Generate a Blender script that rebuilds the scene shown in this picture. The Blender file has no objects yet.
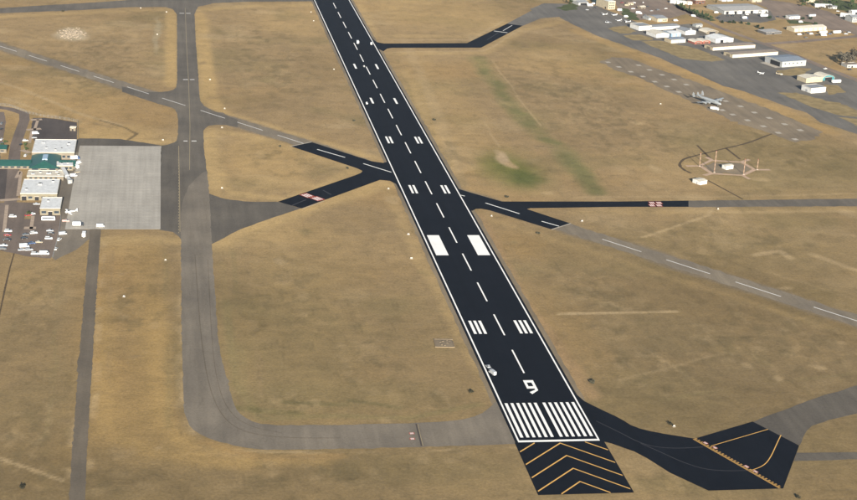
import bpy, bmesh, math, random
import numpy as np
from mathutils import Vector, Matrix

random.seed(7)
rng = np.random.default_rng(7)
scene = bpy.context.scene
col = scene.collection
R = math.radians
FT = 0.3048

# ---------------------------------------------------------------- camera, sky, sun, exposure
FOC, PITCH, YAW, ROLL = 1617.358, 0.334436, 0.171766, 0.054894     # survey of the runway markings
CAM = Vector((-218.304, -795.868, 394.595))
_fw = Vector((math.sin(YAW)*math.cos(PITCH), math.cos(YAW)*math.cos(PITCH), -math.sin(PITCH)))
_r0 = Vector((math.cos(YAW), -math.sin(YAW), 0)); _u0 = _r0.cross(_fw)
_rt = math.cos(ROLL)*_r0 + math.sin(ROLL)*_u0
_up = -math.sin(ROLL)*_r0 + math.cos(ROLL)*_u0
cd = bpy.data.cameras.new('camera'); cam = bpy.data.objects.new('camera', cd); col.objects.link(cam)
cd.sensor_width = 36.0; cd.lens = FOC*36.0/857.0; cd.clip_start = 1.0; cd.clip_end = 40000
cam.matrix_world = Matrix(((_rt.x, _up.x, -_fw.x, CAM.x), (_rt.y, _up.y, -_fw.y, CAM.y), (_rt.z, _up.z, -_fw.z, CAM.z), (0, 0, 0, 1)))
scene.camera = cam

SUN_EL, SHADOW_AZ = 17.0, 0.0            # low sun behind the camera; shadows run this many degrees east of +Y
SUN_STRENGTH, SKY_STRENGTH, EXPOSURE = 5.0, 0.05, 1.30
world = bpy.data.worlds.new('World'); scene.world = world; world.use_nodes = True
wn = world.node_tree; bg = wn.nodes['Background']
sky = wn.nodes.new('ShaderNodeTexSky'); sky.sky_type = 'NISHITA'; sky.sun_disc = False
sky.sun_elevation = R(SUN_EL); sky.sun_rotation = R(180 + SHADOW_AZ); sky.altitude = 900
wn.links.new(sky.outputs[0], bg.inputs[0]); bg.inputs[1].default_value = SKY_STRENGTH
sl = bpy.data.lights.new('sun', 'SUN'); sl.energy = SUN_STRENGTH; sl.angle = R(0.5); sl.color = (1.0, 0.92, 0.80)
so = bpy.data.objects.new('sun', sl); col.objects.link(so)
_sd = Vector((math.sin(R(SHADOW_AZ))*math.cos(R(SUN_EL)), math.cos(R(SHADOW_AZ))*math.cos(R(SUN_EL)), -math.sin(R(SUN_EL))))
so.rotation_euler = _sd.to_track_quat('-Z', 'Y').to_euler(); so.location = (0, -200, 600)
vs = scene.view_settings; vs.view_transform = 'Standard'; vs.look = 'None'; vs.gamma = 1; vs.exposure = EXPOSURE
vs.use_curve_mapping = False

# ---------------------------------------------------------------- survey: plan position (metres) of a point of the aerial view
def G(px, py, z=0.0):
    d = _fw + _rt*((px-428.5)/FOC) - _up*((py-250)/FOC)
    t = (z-CAM.z)/d.z
    return (CAM.x+t*d.x, CAM.y+t*d.y)
def Z(o, s, pts):            # points read off an enlarged view with origin o and scale s
    return [G(o[0]+x/s, o[1]+y/s) for x, y in pts]

# ---------------------------------------------------------------- materials
def rgb(c): return (c[0], c[1], c[2], 1.0)
class N:
    def __init__(s, name):
        s.m = bpy.data.materials.new(name); s.m.use_nodes = True; s.t = s.m.node_tree
        s.b = s.t.nodes['Principled BSDF']; s.o = s.t.nodes['Material Output']
    def n(s, ty, **k):
        x = s.t.nodes.new(ty)
        for a, v in k.items(): setattr(x, a, v)
        return x
    def l(s, a, b): s.t.links.new(a, b)
    def co(s, scale=(1, 1, 1), rot=0.0):
        tc = s.n('ShaderNodeTexCoord'); mp = s.n('ShaderNodeMapping')
        mp.inputs['Scale'].default_value = scale; mp.inputs['Rotation'].default_value = (0, 0, rot)
        s.l(tc.outputs['Object'], mp.inputs['Vector']); return mp.outputs[0]
    def noise(s, vec, scale, detail=5, rough=0.55, dist=0.0):
        x = s.n('ShaderNodeTexNoise'); x.inputs['Scale'].default_value = scale; x.inputs['Detail'].default_value = detail
        x.inputs['Roughness'].default_value = rough; x.inputs['Distortion'].default_value = dist
        s.l(vec, x.inputs['Vector']); return x.outputs['Fac']
    def ramp(s, fac, stops):
        x = s.n('ShaderNodeValToRGB'); e = x.color_ramp.elements
        while len(e) < len(stops): e.new(0.5)
        for i, (p, c) in enumerate(stops):
            e[i].position = p; e[i].color = rgb(c) if not isinstance(c, (int, float)) else (c, c, c, 1)
        s.l(fac, x.inputs[0]); return x.outputs[0]
    def mix(s, fac, a, b, mode='MIX'):
        x = s.n('ShaderNodeMix', data_type='RGBA', blend_type=mode)
        for v, i in ((fac, 0), (a, 6), (b, 7)):
            if isinstance(v, (int, float)): x.inputs[i].default_value = v if i == 0 else (v, v, v, 1)
            elif isinstance(v, tuple): x.inputs[i].default_value = rgb(v)
            else: s.l(v, x.inputs[i])
        return x.outputs[2]
    def bump(s, h, strength, dist):
        x = s.n('ShaderNodeBump'); x.inputs['Strength'].default_value = strength; x.inputs['Distance'].default_value = dist
        s.l(h, x.inputs['Height']); s.l(x.outputs[0], s.b.inputs['Normal'])
    def done(s, color, rough=0.85, spec=0.3, metal=0.0):
        if isinstance(color, tuple): s.b.inputs['Base Color'].default_value = rgb(color)
        else: s.l(color, s.b.inputs['Base Color'])
        s.b.inputs['Roughness'].default_value = rough; s.b.inputs['Metallic'].default_value = metal
        s.b.inputs['Specular IOR Level'].default_value = spec
        return s.m
def m_plain(name, c, rough=0.6, spec=0.35, var=0.12, scale=0.8, metal=0.0):
    s = N(name); v = s.noise(s.co(), scale, 4)
    lo = tuple(x*(1-var) for x in c); hi = tuple(min(1, x*(1+var)) for x in c)
    return s.done(s.ramp(v, [(0.3, lo), (0.7, hi)]), rough, spec, metal)
def m_new_asphalt():
    s = N('new_asphalt'); v = s.noise(s.co(), 0.05, 6, 0.6); st = s.noise(s.co((0.24, 0.004, 1)), 1.0, 3)
    fine = s.noise(s.co(), 1.5, 3, 0.7)
    c = s.ramp(v, [(0.3, (0.0036, 0.0055, 0.0098)), (0.7, (0.0058, 0.0080, 0.0130))])
    c = s.mix(0.5, c, s.ramp(st, [(0.35, 0.75), (0.65, 1.2)]), 'MULTIPLY')
    c = s.mix(0.45, c, s.ramp(fine, [(0.3, 0.6), (0.75, 1.4)]), 'MULTIPLY')
    return s.done(c, 0.95, 0.05)
def m_old_asphalt(name, c, crack=0.22, rot=0.0, worn=(1.3, 1.28, 1.22)):
    s = N(name); v = s.noise(s.co(), 0.018, 6, 0.6); v2 = s.noise(s.co((0.16, 0.012, 1), rot), 1.0, 5, 0.6); f = s.noise(s.co(), 0.7, 4, 0.7)
    base = s.ramp(v, [(0.3, tuple(x*0.76 for x in c)), (0.7, tuple(x*w*0.95 for x, w in zip(c, worn)))])
    base = s.mix(0.6, base, s.ramp(v2, [(0.3, 0.74), (0.7, 1.24)]), 'MULTIPLY')
    base = s.mix(0.6, base, s.ramp(f, [(0.25, 0.72), (0.75, 1.25)]), 'MULTIPLY')
    vo = s.n('ShaderNodeTexVoronoi', feature='DISTANCE_TO_EDGE'); vo.inputs['Scale'].default_value = 0.10; vo.inputs['Randomness'].default_value = 0.9
    wv = s.n('ShaderNodeTexNoise'); wv.inputs['Scale'].default_value = 0.2; co = s.co((1, 0.7, 1), rot); s.l(co, wv.inputs['Vector'])
    va = s.n('ShaderNodeVectorMath', operation='MULTIPLY_ADD'); s.l(wv.outputs['Color'], va.inputs[0]); va.inputs[1].default_value = (5, 5, 0); s.l(co, va.inputs[2])
    s.l(va.outputs[0], vo.inputs['Vector'])
    ck = s.ramp(vo.outputs['Distance'], [(0.0, 0.55), (0.018, 1.0)])
    base = s.mix(crack, base, ck, 'MULTIPLY')
    return s.done(base, 0.92, 0.2)
def m_paint(name, c, under, wear=0.5):
    s = N(name); f = s.noise(s.co(), 1.1, 6, 0.75); v = s.noise(s.co(), 0.15, 4)
    k = s.ramp(f, [(wear-0.12, under), (wear+0.02, c)])
    return s.done(s.mix(0.35, k, s.ramp(v, [(0.3, 0.8), (0.7, 1.05)]), 'MULTIPLY'), 0.75, 0.25)
def m_concrete():
    s = N('apron_concrete'); oi = s.n('ShaderNodeObjectInfo'); v = s.noise(s.co(), 0.25, 5, 0.6)
    wp = s.n('ShaderNodeNewGeometry')
    def wn_(scale, sc, d):
        mp = s.n('ShaderNodeMapping'); mp.inputs['Scale'].default_value = sc; s.l(wp.outputs['Position'], mp.inputs[0]); return s.noise(mp.outputs[0], scale, d, 0.6)
    st = wn_(1.0, (0.35, 0.012, 1), 4); bl = wn_(0.022, (1, 1, 1), 5); sp = wn_(0.25, (1, 0.5, 1), 5)
    c = s.ramp(oi.outputs['Random'], [(0.0, (0.345, 0.318, 0.272)), (1.0, (0.360, 0.333, 0.286))])
    c = s.mix(0.7, c, s.ramp(st, [(0.3, 0.84), (0.7, 1.14)]), 'MULTIPLY')
    c = s.mix(0.8, c, s.ramp(bl, [(0.3, 0.82), (0.7, 1.14)]), 'MULTIPLY')
    c = s.mix(0.5, c, s.ramp(v, [(0.3, 0.85), (0.7, 1.1)]), 'MULTIPLY')
    c = s.mix(0.7, c, s.ramp(sp, [(0.22, 0.55), (0.34, 1.0)]), 'MULTIPLY')
    return s.done(c, 0.88, 0.25)
def m_ground():
    s = N('dry_grass'); at = s.n('ShaderNodeAttribute', attribute_name='tint'); co = s.co()
    n1 = s.noise(co, 0.006, 8, 0.62, 0.3); n2 = s.noise(co, 0.05, 7, 0.65, 0.4); n3 = s.noise(co, 0.6, 6, 0.75)
    n4 = s.noise(s.co((0.03, 0.3, 1), 0.35), 1.0, 5, 0.6); n5 = s.noise(s.co((1, 0.45, 1)), 0.13, 6, 0.72, 0.6)
    c = s.mix(0.8, at.outputs['Color'], s.ramp(n1, [(0.25, (0.76, 0.75, 0.72)), (0.5, (0.98, 0.98, 0.98)), (0.75, (1.22, 1.20, 1.14))]), 'MULTIPLY')
    c = s.mix(0.66, c, s.ramp(n2, [(0.25, (0.70, 0.72, 0.72)), (0.5, (1.0, 1.0, 1.0)), (0.78, (1.22, 1.20, 1.12))]), 'MULTIPLY')
    c = s.mix(0.55, c, s.ramp(n5, [(0.28, (0.62, 0.64, 0.64)), (0.46, (1.0, 1.0, 1.0)), (0.75, (1.16, 1.15, 1.12))]), 'MULTIPLY')
    c = s.mix(0.3, c, s.ramp(n4, [(0.3, 0.85), (0.7, 1.14)]), 'MULTIPLY')
    c = s.mix(0.85, c, s.ramp(n3, [(0.25, (0.62, 0.62, 0.62)), (0.75, (1.34, 1.32, 1.30))]), 'MULTIPLY')
    s.bump(n2, 0.35, 1.5)
    return s.done(c, 1.0, 0.0)
def m_leaf(name, a, b):
    s = N(name); v = s.noise(s.co(), 1.2, 3); oi = s.n('ShaderNodeObjectInfo')
    c = s.ramp(v, [(0.3, a), (0.7, b)])
    return s.done(s.mix(0.5, c, s.ramp(oi.outputs['Random'], [(0, 0.75), (1, 1.25)]), 'MULTIPLY'), 0.8, 0.2)
def m_sheet(name, c, rib=2.0, amp=0.12, rough=0.5):
    s = N(name); w = s.n('ShaderNodeTexWave', wave_type='BANDS', bands_direction='X'); w.inputs['Scale'].default_value = rib
    s.l(s.co(), w.inputs[0]); v = s.noise(s.co(), 0.35, 5)
    k = s.ramp(w.outputs['Fac'], [(0.2, 1-amp), (0.8, 1+amp*0.6)])
    q = s.mix(0.7, s.ramp(v, [(0.3, tuple(x*0.82 for x in c)), (0.7, tuple(min(1, x*1.1) for x in c))]), k, 'MULTIPLY')
    return s.done(q, rough, 0.4)

M = {}
M['ground'] = m_ground()
M['new'] = m_new_asphalt()
M['old'] = m_old_asphalt('weathered_asphalt', (0.122, 0.106, 0.086))
M['oldpale'] = m_old_asphalt('pale_worn_asphalt', (0.168, 0.144, 0.114), 0.25)
M['olddark'] = m_old_asphalt('dark_grey_asphalt', (0.104, 0.091, 0.075), 0.35)
M['oldblue'] = m_old_asphalt('grey_apron_asphalt', (0.138, 0.127, 0.112), 0.3)
M['diag'] = m_old_asphalt('old_runway_asphalt', (0.196, 0.163, 0.122), 0.2, R(38), (1.2, 1.18, 1.1))
M['svc'] = m_old_asphalt('dusty_road_asphalt', (0.128, 0.106, 0.080), 0.15)
M['lot'] = m_old_asphalt('car_park_asphalt', (0.150, 0.118, 0.098), 0.3)
M['darklot'] = m_old_asphalt('dark_car_park_asphalt', (0.075, 0.062, 0.056), 0.25)
M['brownlot'] = m_old_asphalt('brown_gravel_lot', (0.210, 0.160, 0.124), 0.15)
M['shoulder'] = m_old_asphalt('gravel_shoulder', (0.20, 0.158, 0.105), 0.1)
M['hard'] = m_old_asphalt('weathered_hardstand', (0.200, 0.158, 0.108), 0.15)
M['concrete'] = m_concrete()
M['joint'] = m_plain('slab_joint', (0.29, 0.265, 0.225), 0.95, 0.1)
M['pad'] = m_plain('old_concrete', (0.38, 0.34, 0.28), 0.9, 0.2, 0.2, 0.5)
M['white'] = m_paint('white_paint', (0.85, 0.84, 0.80), (0.42, 0.42, 0.40), 0.27)
M['faded'] = m_paint('faded_white_paint', (0.66, 0.64, 0.60), (0.30, 0.27, 0.23), 0.36)
M['yellow'] = m_paint('yellow_paint', (0.62, 0.36, 0.10), (0.25, 0.15, 0.06), 0.34)
M['fadedyellow'] = m_paint('faded_yellow_paint', (0.30, 0.24, 0.14), (0.14, 0.12, 0.09), 0.42)
M['red'] = m_paint('red_paint', (0.34, 0.07, 0.04), (0.12, 0.03, 0.02), 0.36)
M['seam'] = m_plain('pale_seam', (0.055, 0.055, 0.062), 0.9, 0.1)
M['dirt'] = m_plain('bare_dirt', (0.30, 0.21, 0.125), 0.98, 0.05, 0.22, 0.25)
M['dirtdark'] = m_plain('dark_dirt', (0.095, 0.068, 0.042), 0.98, 0.05, 0.25, 0.3)
M['walk'] = m_plain('walkway_concrete', (0.36, 0.28, 0.21), 0.9, 0.2, 0.15, 0.3)
M['pinkpath'] = m_plain('pinkish_gravel', (0.44, 0.31, 0.22), 0.95, 0.1, 0.15, 0.3)
M['lawn'] = m_plain('green_lawn', (0.075, 0.088, 0.038), 0.98, 0.05, 0.3, 0.12)
M['drylawn'] = m_plain('dry_lawn', (0.25, 0.19, 0.095), 0.98, 0.05, 0.25, 0.12)
M['wall_white'] = m_sheet('white_sheet_wall', (0.60, 0.60, 0.58), 0.8, 0.06)
M['wall_cream'] = m_sheet('cream_sheet_wall', (0.42, 0.36, 0.25), 0.8, 0.06)
M['wall_sand'] = m_sheet('sand_wall', (0.175, 0.152, 0.102), 0.6, 0.05)
M['wall_tan'] = m_sheet('tan_wall', (0.165, 0.138, 0.10), 0.6, 0.05)
M['wall_grey'] = m_sheet('grey_sheet_wall', (0.34, 0.35, 0.34), 0.8, 0.08)
M['wall_blue'] = m_sheet('blue_sheet_wall', (0.20, 0.29, 0.38), 0.8, 0.08)
M['wall_brown'] = m_sheet('brown_wall', (0.13, 0.065, 0.045), 0.5, 0.05)
M['wall_red'] = m_sheet('red_brown_wall', (0.24, 0.085, 0.06), 0.8, 0.08)
M['wall_teal'] = m_sheet('teal_sheet_wall', (0.05, 0.20, 0.22), 0.8, 0.08)
M['roof_white'] = m_sheet('pale_membrane_roof', (0.62, 0.63, 0.62), 0.4, 0.05, 0.7)
M['roof_grey'] = m_sheet('grey_sheet_roof', (0.24, 0.25, 0.26), 0.7, 0.1, 0.6)
M['roof_bluegrey'] = m_sheet('blue_grey_sheet_roof', (0.20, 0.23, 0.27), 0.7, 0.1, 0.6)
M['roof_cream'] = m_sheet('cream_sheet_roof', (0.58, 0.53, 0.43), 0.7, 0.08, 0.6)
M['roof_tan'] = m_sheet('weathered_tan_roof', (0.22, 0.18, 0.145), 0.7, 0.1, 0.7)
M['roof_pale'] = m_sheet('pale_grey_roof', (0.36, 0.35, 0.33), 0.5, 0.1, 0.7)
M['roof_green'] = m_sheet('green_seam_roof', (0.022, 0.090, 0.072), 1.2, 0.2, 0.45)
M['roof_dark'] = m_sheet('dark_roof', (0.10, 0.095, 0.09), 0.7, 0.1, 0.7)
M['dark'] = m_plain('dark_opening', (0.018, 0.018, 0.02), 0.8, 0.2)
M['doorgrey'] = m_sheet('grey_door_panel', (0.30, 0.31, 0.32), 1.2, 0.1)
M['trim'] = m_plain('pale_trim', (0.50, 0.47, 0.41), 0.6)
M['glass'] = m_plain('window_glass', (0.03, 0.04, 0.05), 0.08, 0.6)
M['skylight'] = m_plain('skylight_glass', (0.30, 0.40, 0.48), 0.15, 0.6)
M['metal'] = m_plain('bare_aluminium', (0.25, 0.27, 0.28), 0.42, 0.5, 0.1, 0.5)
M['rubber'] = m_plain('tyre_rubber', (0.015, 0.015, 0.015), 0.85, 0.2)
M['galv'] = m_plain('galvanised_steel', (0.30, 0.31, 0.31), 0.5, 0.4)
M['mast_red'] = m_plain('faded_mast_red', (0.30, 0.20, 0.14), 0.7)
M['lamp'] = m_plain('signal_lens', (0.45, 0.42, 0.30), 0.3, 0.5)
for k, c in dict(white=(0.78, 0.78, 0.76), silver=(0.42, 0.43, 0.44), black=(0.02, 0.02, 0.022), grey=(0.14, 0.145, 0.15), red=(0.28, 0.03, 0.025),
                 blue=(0.05, 0.09, 0.20), tan=(0.38, 0.32, 0.22), yellow=(0.60, 0.38, 0.05), pink=(0.55, 0.36, 0.32), green=(0.05, 0.10, 0.05)).items():
    M['car_'+k] = m_plain('car_paint_'+k, c, 0.28, 0.5, 0.05)
M['leaf'] = m_leaf('green_leaves', (0.030, 0.052, 0.018), (0.065, 0.090, 0.032))
M['leafdark'] = m_leaf('dark_conifer_needles', (0.014, 0.028, 0.014), (0.035, 0.055, 0.025))
M['leafgrey'] = m_leaf('grey_olive_leaves', (0.060, 0.054, 0.040), (0.105, 0.092, 0.066))
M['sage'] = m_leaf('sage_brush_leaves', (0.035, 0.034, 0.022), (0.075, 0.068, 0.042))
M['bark'] = m_plain('bark', (0.09, 0.07, 0.05), 0.95, 0.1)
M['rubble'] = m_plain('broken_concrete', (0.30, 0.245, 0.18), 0.9, 0.2, 0.2, 0.6)

# ---------------------------------------------------------------- helpers
def link(o, parent=None):
    col.objects.link(o)
    if parent: o.parent = parent
    return o
def mesh_obj(name, bm, mat, parent=None, smooth=False):
    me = bpy.data.meshes.new(name); bm.to_mesh(me); bm.free()
    for m in (mat if isinstance(mat, (list, tuple)) else [mat]): me.materials.append(M[m] if isinstance(m, str) else m)
    if smooth:
        for p in me.polygons: p.use_smooth = True
    return link(bpy.data.objects.new(name, me), parent)
def tag(o, label=None, cat=None, group=None, kind=None):
    if label: o['label'] = label
    if cat: o['category'] = cat
    if group: o['group'] = group
    if kind: o['kind'] = kind
    return o
def empty(name, loc, rz=0.0):
    o = bpy.data.objects.new(name, None); o.location = loc; o.rotation_euler = (0, 0, rz); o.empty_display_size = 1
    return link(o)
def copy_tree(o, parent=None):
    c = o.copy(); col.objects.link(c); c.parent = parent
    for ch in list(o.children): copy_tree(ch, c)
    return c
def box(bm, x0, x1, y0, y1, z0, z1, rot=0.0, mi=0):
    vs_ = [bm.verts.new(p) for p in ((x0,y0,z0),(x1,y0,z0),(x1,y1,z0),(x0,y1,z0),(x0,y0,z1),(x1,y0,z1),(x1,y1,z1),(x0,y1,z1))]
    for f in ((0,3,2,1),(4,5,6,7),(0,1,5,4),(1,2,6,5),(2,3,7,6),(3,0,4,7)):
        bm.faces.new([vs_[i] for i in f]).material_index = mi
    return vs_
def boxobj(name, dims, mat, parent, bevel=0.0):
    bm = bmesh.new(); box(bm, *dims)
    if bevel: bmesh.ops.bevel(bm, geom=bm.edges[:], offset=bevel, segments=1, affect='EDGES')
    return mesh_obj(name, bm, mat, parent)
def prism(bm, prof, x0, x1, mi=0):          # profile of (y,z), extruded along x
    a = [bm.verts.new((x0, y, z)) for y, z in prof]; b = [bm.verts.new((x1, y, z)) for y, z in prof]
    n = len(prof)
    bm.faces.new(a[::-1]).material_index = mi; bm.faces.new(b).material_index = mi
    for i in range(n): bm.faces.new((a[i], a[(i+1) % n], b[(i+1) % n], b[i])).material_index = mi
def loft(bm, rings, cap=True, mi=0):
    R_ = [[bm.verts.new(p) for p in r] for r in rings]
    for a, b in zip(R_[:-1], R_[1:]):
        n = len(a)
        for i in range(n): bm.faces.new((a[i], a[(i+1) % n], b[(i+1) % n], b[i])).material_index = mi
    if cap: bm.faces.new(R_[0][::-1]).material_index = mi; bm.faces.new(R_[-1]).material_index = mi
def ring(c, r, n=10, axis='x', sy=1.0):
    out = []
    for i in range(n):
        a = 2*math.pi*i/n; u, v = r*math.cos(a), r*math.sin(a)*sy
        out.append((c[0], c[1]+u, c[2]+v) if axis == 'x' else ((c[0]+u, c[1], c[2]+v) if axis == 'y' else (c[0]+u, c[1]+v, c[2])))
    return out
def cyl(bm, c0, c1, r0, r1=None, n=8, mi=0):
    r1 = r0 if r1 is None else r1
    a, b = Vector(c0), Vector(c1); d = (b-a).normalized()
    s = d.orthogonal().normalized(); t = d.cross(s)
    loft(bm, [[a+(s*math.cos(2*math.pi*i/n)+t*math.sin(2*math.pi*i/n))*r0 for i in range(n)],
              [b+(s*math.cos(2*math.pi*i/n)+t*math.sin(2*math.pi*i/n))*r1 for i in range(n)]], True, mi)
def fix(bm):
    bmesh.ops.recalc_face_normals(bm, faces=bm.faces[:]); return bm
def dense(pts, step):
    out = []
    for i in range(len(pts)):
        a, b = pts[i], pts[(i+1) % len(pts)]; L = math.dist(a, b); k = max(1, int(L/step))
        out += [(a[0]+(b[0]-a[0])*j/k, a[1]+(b[1]-a[1])*j/k) for j in range(k)]
    return out
def sheet(name, pts, mat, z, parent=None, ragged=0.0, step=5.0, kind='structure'):
    if ragged:
        pts = dense(pts, step)
        pts = [(x+random.gauss(0, ragged), y+random.gauss(0, ragged*1.6)) for x, y in pts]
    bm = bmesh.new(); f = bm.faces.new([bm.verts.new((x, y, z)) for x, y in pts])
    f.normal_update()
    if f.normal.z < 0: f.normal_flip()
    bmesh.ops.triangulate(bm, faces=bm.faces[:], ngon_method='EAR_CLIP')
    o = mesh_obj(name, bm, mat, parent)
    if kind and not parent: o['kind'] = kind
    return o
def strip_pts(pts, w):
    L, Rr = [], []
    for i, p in enumerate(pts):
        a = Vector(pts[max(i-1, 0)]); b = Vector(pts[min(i+1, len(pts)-1)]); d = (b-a).normalized(); n = Vector((-d.y, d.x))
        ww = w[i] if isinstance(w, (list, tuple)) else w
        L.append((p[0]+n.x*ww/2, p[1]+n.y*ww/2)); Rr.append((p[0]-n.x*ww/2, p[1]-n.y*ww/2))
    return L, Rr
def strip(name, pts, w, mat, z, parent=None, kind='structure', ragged=0.0):
    L, Rr = strip_pts(pts, w); bm = bmesh.new()
    j = lambda: random.gauss(0, ragged) if ragged else 0
    l = [bm.verts.new((x+j(), y+j(), z)) for x, y in L]; r = [bm.verts.new((x+j(), y+j(), z)) for x, y in Rr]
    for i in range(len(pts)-1): bm.faces.new((r[i], r[i+1], l[i+1], l[i]))
    o = mesh_obj(name, bm, mat, parent)
    if kind and not parent: o['kind'] = kind
    return o
def smooth_line(pts, it=2):
    for _ in range(it):
        q = [pts[0]]
        for a, b in zip(pts[:-1], pts[1:]):
            q += [(a[0]*.75+b[0]*.25, a[1]*.75+b[1]*.25), (a[0]*.25+b[0]*.75, a[1]*.25+b[1]*.75)]
        pts = q+[pts[-1]]
    return pts
def rect(cx, cy, w, l, ang=0.0):
    c, s = math.cos(ang), math.sin(ang)
    return [(cx+x*c-y*s, cy+x*s+y*c) for x, y in ((-w/2, -l/2), (w/2, -l/2), (w/2, l/2), (-w/2, l/2))]

# ---------------------------------------------------------------- ground: one sheet to the horizon, tinted by its plant cover and a painted near-to-far brightness gradient
def axis_coords(lo, hi, step0, step1, far):
    a = [lo]
    while a[-1] < hi:
        t = (a[-1]-lo)/(hi-lo); a.append(a[-1]+step0+(step1-step0)*t)
    pre, s, x = [], step0*4, lo
    while x > -far: x -= s; s *= 1.6; pre.append(x)
    post, s, x = [], step1*4, a[-1]
    while x < far: x += s; s *= 1.6; post.append(x)
    return np.array(pre[::-1]+a+post)
gx = axis_coords(-440, 800, 2.0, 2.0, 9000); gy = axis_coords(-90, 1440, 2.0, 4.5, 9000)
XX, YY = np.meshgrid(gx, gy)
def vnoise(x, y, scale, seed):
    r = np.random.default_rng(seed); T = r.random((256, 256))
    u, v = x/scale, y/scale; i, j = np.floor(u).astype(int), np.floor(v).astype(int); fu, fv = u-i, v-j
    fu, fv = fu*fu*(3-2*fu), fv*fv*(3-2*fv); i0, i1, j0, j1 = i % 256, (i+1) % 256, j % 256, (j+1) % 256
    return (T[j0, i0]*(1-fu)+T[j0, i1]*fu)*(1-fv)+(T[j1, i0]*(1-fu)+T[j1, i1]*fu)*fv
def fbm(x, y, s, seed, o=4): return sum(vnoise(x, y, s/2**k, seed+k)*0.5**k for k in range(o))/sum(0.5**k for k in range(o))
WX = XX+(fbm(XX, YY, 40, 11)-.5)*14; WY = YY+(fbm(XX, YY, 40, 21)-.5)*30       # wobble for natural outlines
BASE = np.array([0.312, 0.222, 0.115])
tint = np.ones(XX.shape+(3,))*BASE
def cover(mask, c, k=1.0):
    global tint
    m = np.clip(mask*k, 0, 1)[..., None]; tint = tint*(1-m)+np.array(c)*m
def blob(px, py, rx, ry, c, k=1.0, soft=0.5, wob=True):     # rx, ry in picture widths, turned into metres on the plan
    x0, y0 = G(px, py); ax = abs(G(px+rx, py)[0]-x0); ay = abs(G(px, py-ry)[1]-y0)
    X_, Y_ = (WX, WY) if wob else (XX, YY)
    d = np.sqrt(((X_-x0)/ax)**2+((Y_-y0)/ay)**2)
    cover(np.clip((1-d)/soft, 0, 1), c, k)
def stroke(pts, w, c, k=1.0, soft=0.6, wob=0.3, patch=0):
    P_ = [G(*p) for p in pts]; X_ = XX*(1-wob)+WX*wob; Y_ = YY*(1-wob)+WY*wob; D = np.full(XX.shape, 1e9)
    for a, b in zip(P_[:-1], P_[1:]):
        dx, dy = b[0]-a[0], b[1]-a[1]; L = dx*dx+dy*dy
        t = np.clip(((X_-a[0])*dx+(Y_-a[1])*dy)/L, 0, 1)
        D = np.minimum(D, np.hypot(X_-a[0]-t*dx, Y_-a[1]-t*dy))
    m = np.clip((1-D/(w/2))/soft, 0, 1)
    if patch: m = m*np.clip((fbm(XX, YY, patch, 77)-0.38)*5, 0, 1)
    cover(m, c, k)
# broad fields (cover differs from field to field: mown, grazed, greener; the overall near darkening is painted light)
GOLD, OCHRE, BROWN, OLIVE, PALE = (0.405, 0.282, 0.128), (0.335, 0.218, 0.092), (0.248, 0.178, 0.096), (0.212, 0.168, 0.082), (0.41, 0.305, 0.17)
big = fbm(XX, YY, 260, 3)
cover(np.clip((big-0.42)*4, 0, 1), BROWN, 0.42)
cover(np.clip((0.45-fbm(XX, YY, 180, 9))*5, 0, 1), OCHRE, 0.5)
cover(np.clip((fbm(XX, YY, 70, 33)-0.56)*6, 0, 1), OLIVE, 0.55)
cover(np.clip((fbm(WX, WY, 45, 43)-0.62)*7, 0, 1), PALE, 0.45)
blob(120, 330, 62, 110, OCHRE, 0.65); blob(130, 400, 52, 60, OCHRE, 0.75); blob(140, 430, 60, 26, OCHRE, 0.6)
blob(30, 400, 52, 110, BROWN, 0.6); blob(60, 480, 120, 26, BROWN, 0.75); blob(260, 480, 240, 24, BROWN, 0.7); blob(420, 470, 140, 24, OLIVE, 0.45)
blob(290, 340, 90, 90, OLIVE, 0.45); blob(300, 260, 80, 50, GOLD, 0.35); blob(330, 400, 150, 20, OLIVE, 0.5)
blob(270, 70, 60, 60, BROWN, 0.35); blob(90, 55, 60, 30, BROWN, 0.35); blob(270, 160, 60, 35, GOLD, 0.6); blob(210, 160, 14, 40, GOLD, 0.5)
blob(60, 100, 90, 28, GOLD, 0.35); blob(120, 135, 55, 14, GOLD, 0.6); blob(440, 12, 90, 20, GOLD, 0.6); blob(300, 20, 60, 20, GOLD, 0.3)
blob(690, 330, 190, 80, BROWN, 0.5); blob(700, 250, 200, 30, OLIVE, 0.3); blob(650, 400, 120, 40, OLIVE, 0.55); blob(820, 360, 80, 50, BROWN, 0.6); blob(560, 330, 50, 60, OCHRE, 0.5)
blob(560, 110, 110, 60, BROWN, 0.4); blob(660, 120, 110, 30, BROWN, 0.45); blob(780, 160, 120, 40, OLIVE, 0.55)
blob(440, 110, 50, 70, GOLD, 0.35); blob(560, 60, 60, 18, GOLD, 0.4); blob(520, 245, 36, 20, OCHRE, 0.5)
blob(830, 440, 60, 40, GOLD, 0.3); blob(640, 468, 26, 10, PALE, 0.3); blob(650, 490, 180, 14, OLIVE, 0.4)
blob(40, 280, 48, 26, GOLD, 0.3); blob(130, 245, 46, 12, GOLD, 0.55)
near_dimming = np.clip((470-WY+0.35*np.maximum(WX, 0))/330, 0, 1)*np.clip(0.72+0.9*(fbm(XX, YY, 120, 91)-.4), 0, 1)  # nearer ground darkened in its colour, standing in for haze and sun-angle falloff
cover(near_dimming, (0.176, 0.131, 0.065), 0.64)
blob(780, 380, 200, 120, (0.175, 0.130, 0.070), 0.5, 0.8)
blob(270, 235, 70, 16, GOLD, 0.45, 0.9); blob(120, 270, 50, 40, OCHRE, 0.45, 0.9); blob(135, 420, 48, 36, (0.31, 0.21, 0.09), 0.7, 0.8)
stroke([(150, 250), (148, 350), (156, 425), (190, 452), (260, 462)], 30, (0.30, 0.205, 0.088), 0.6, 0.9)
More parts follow.
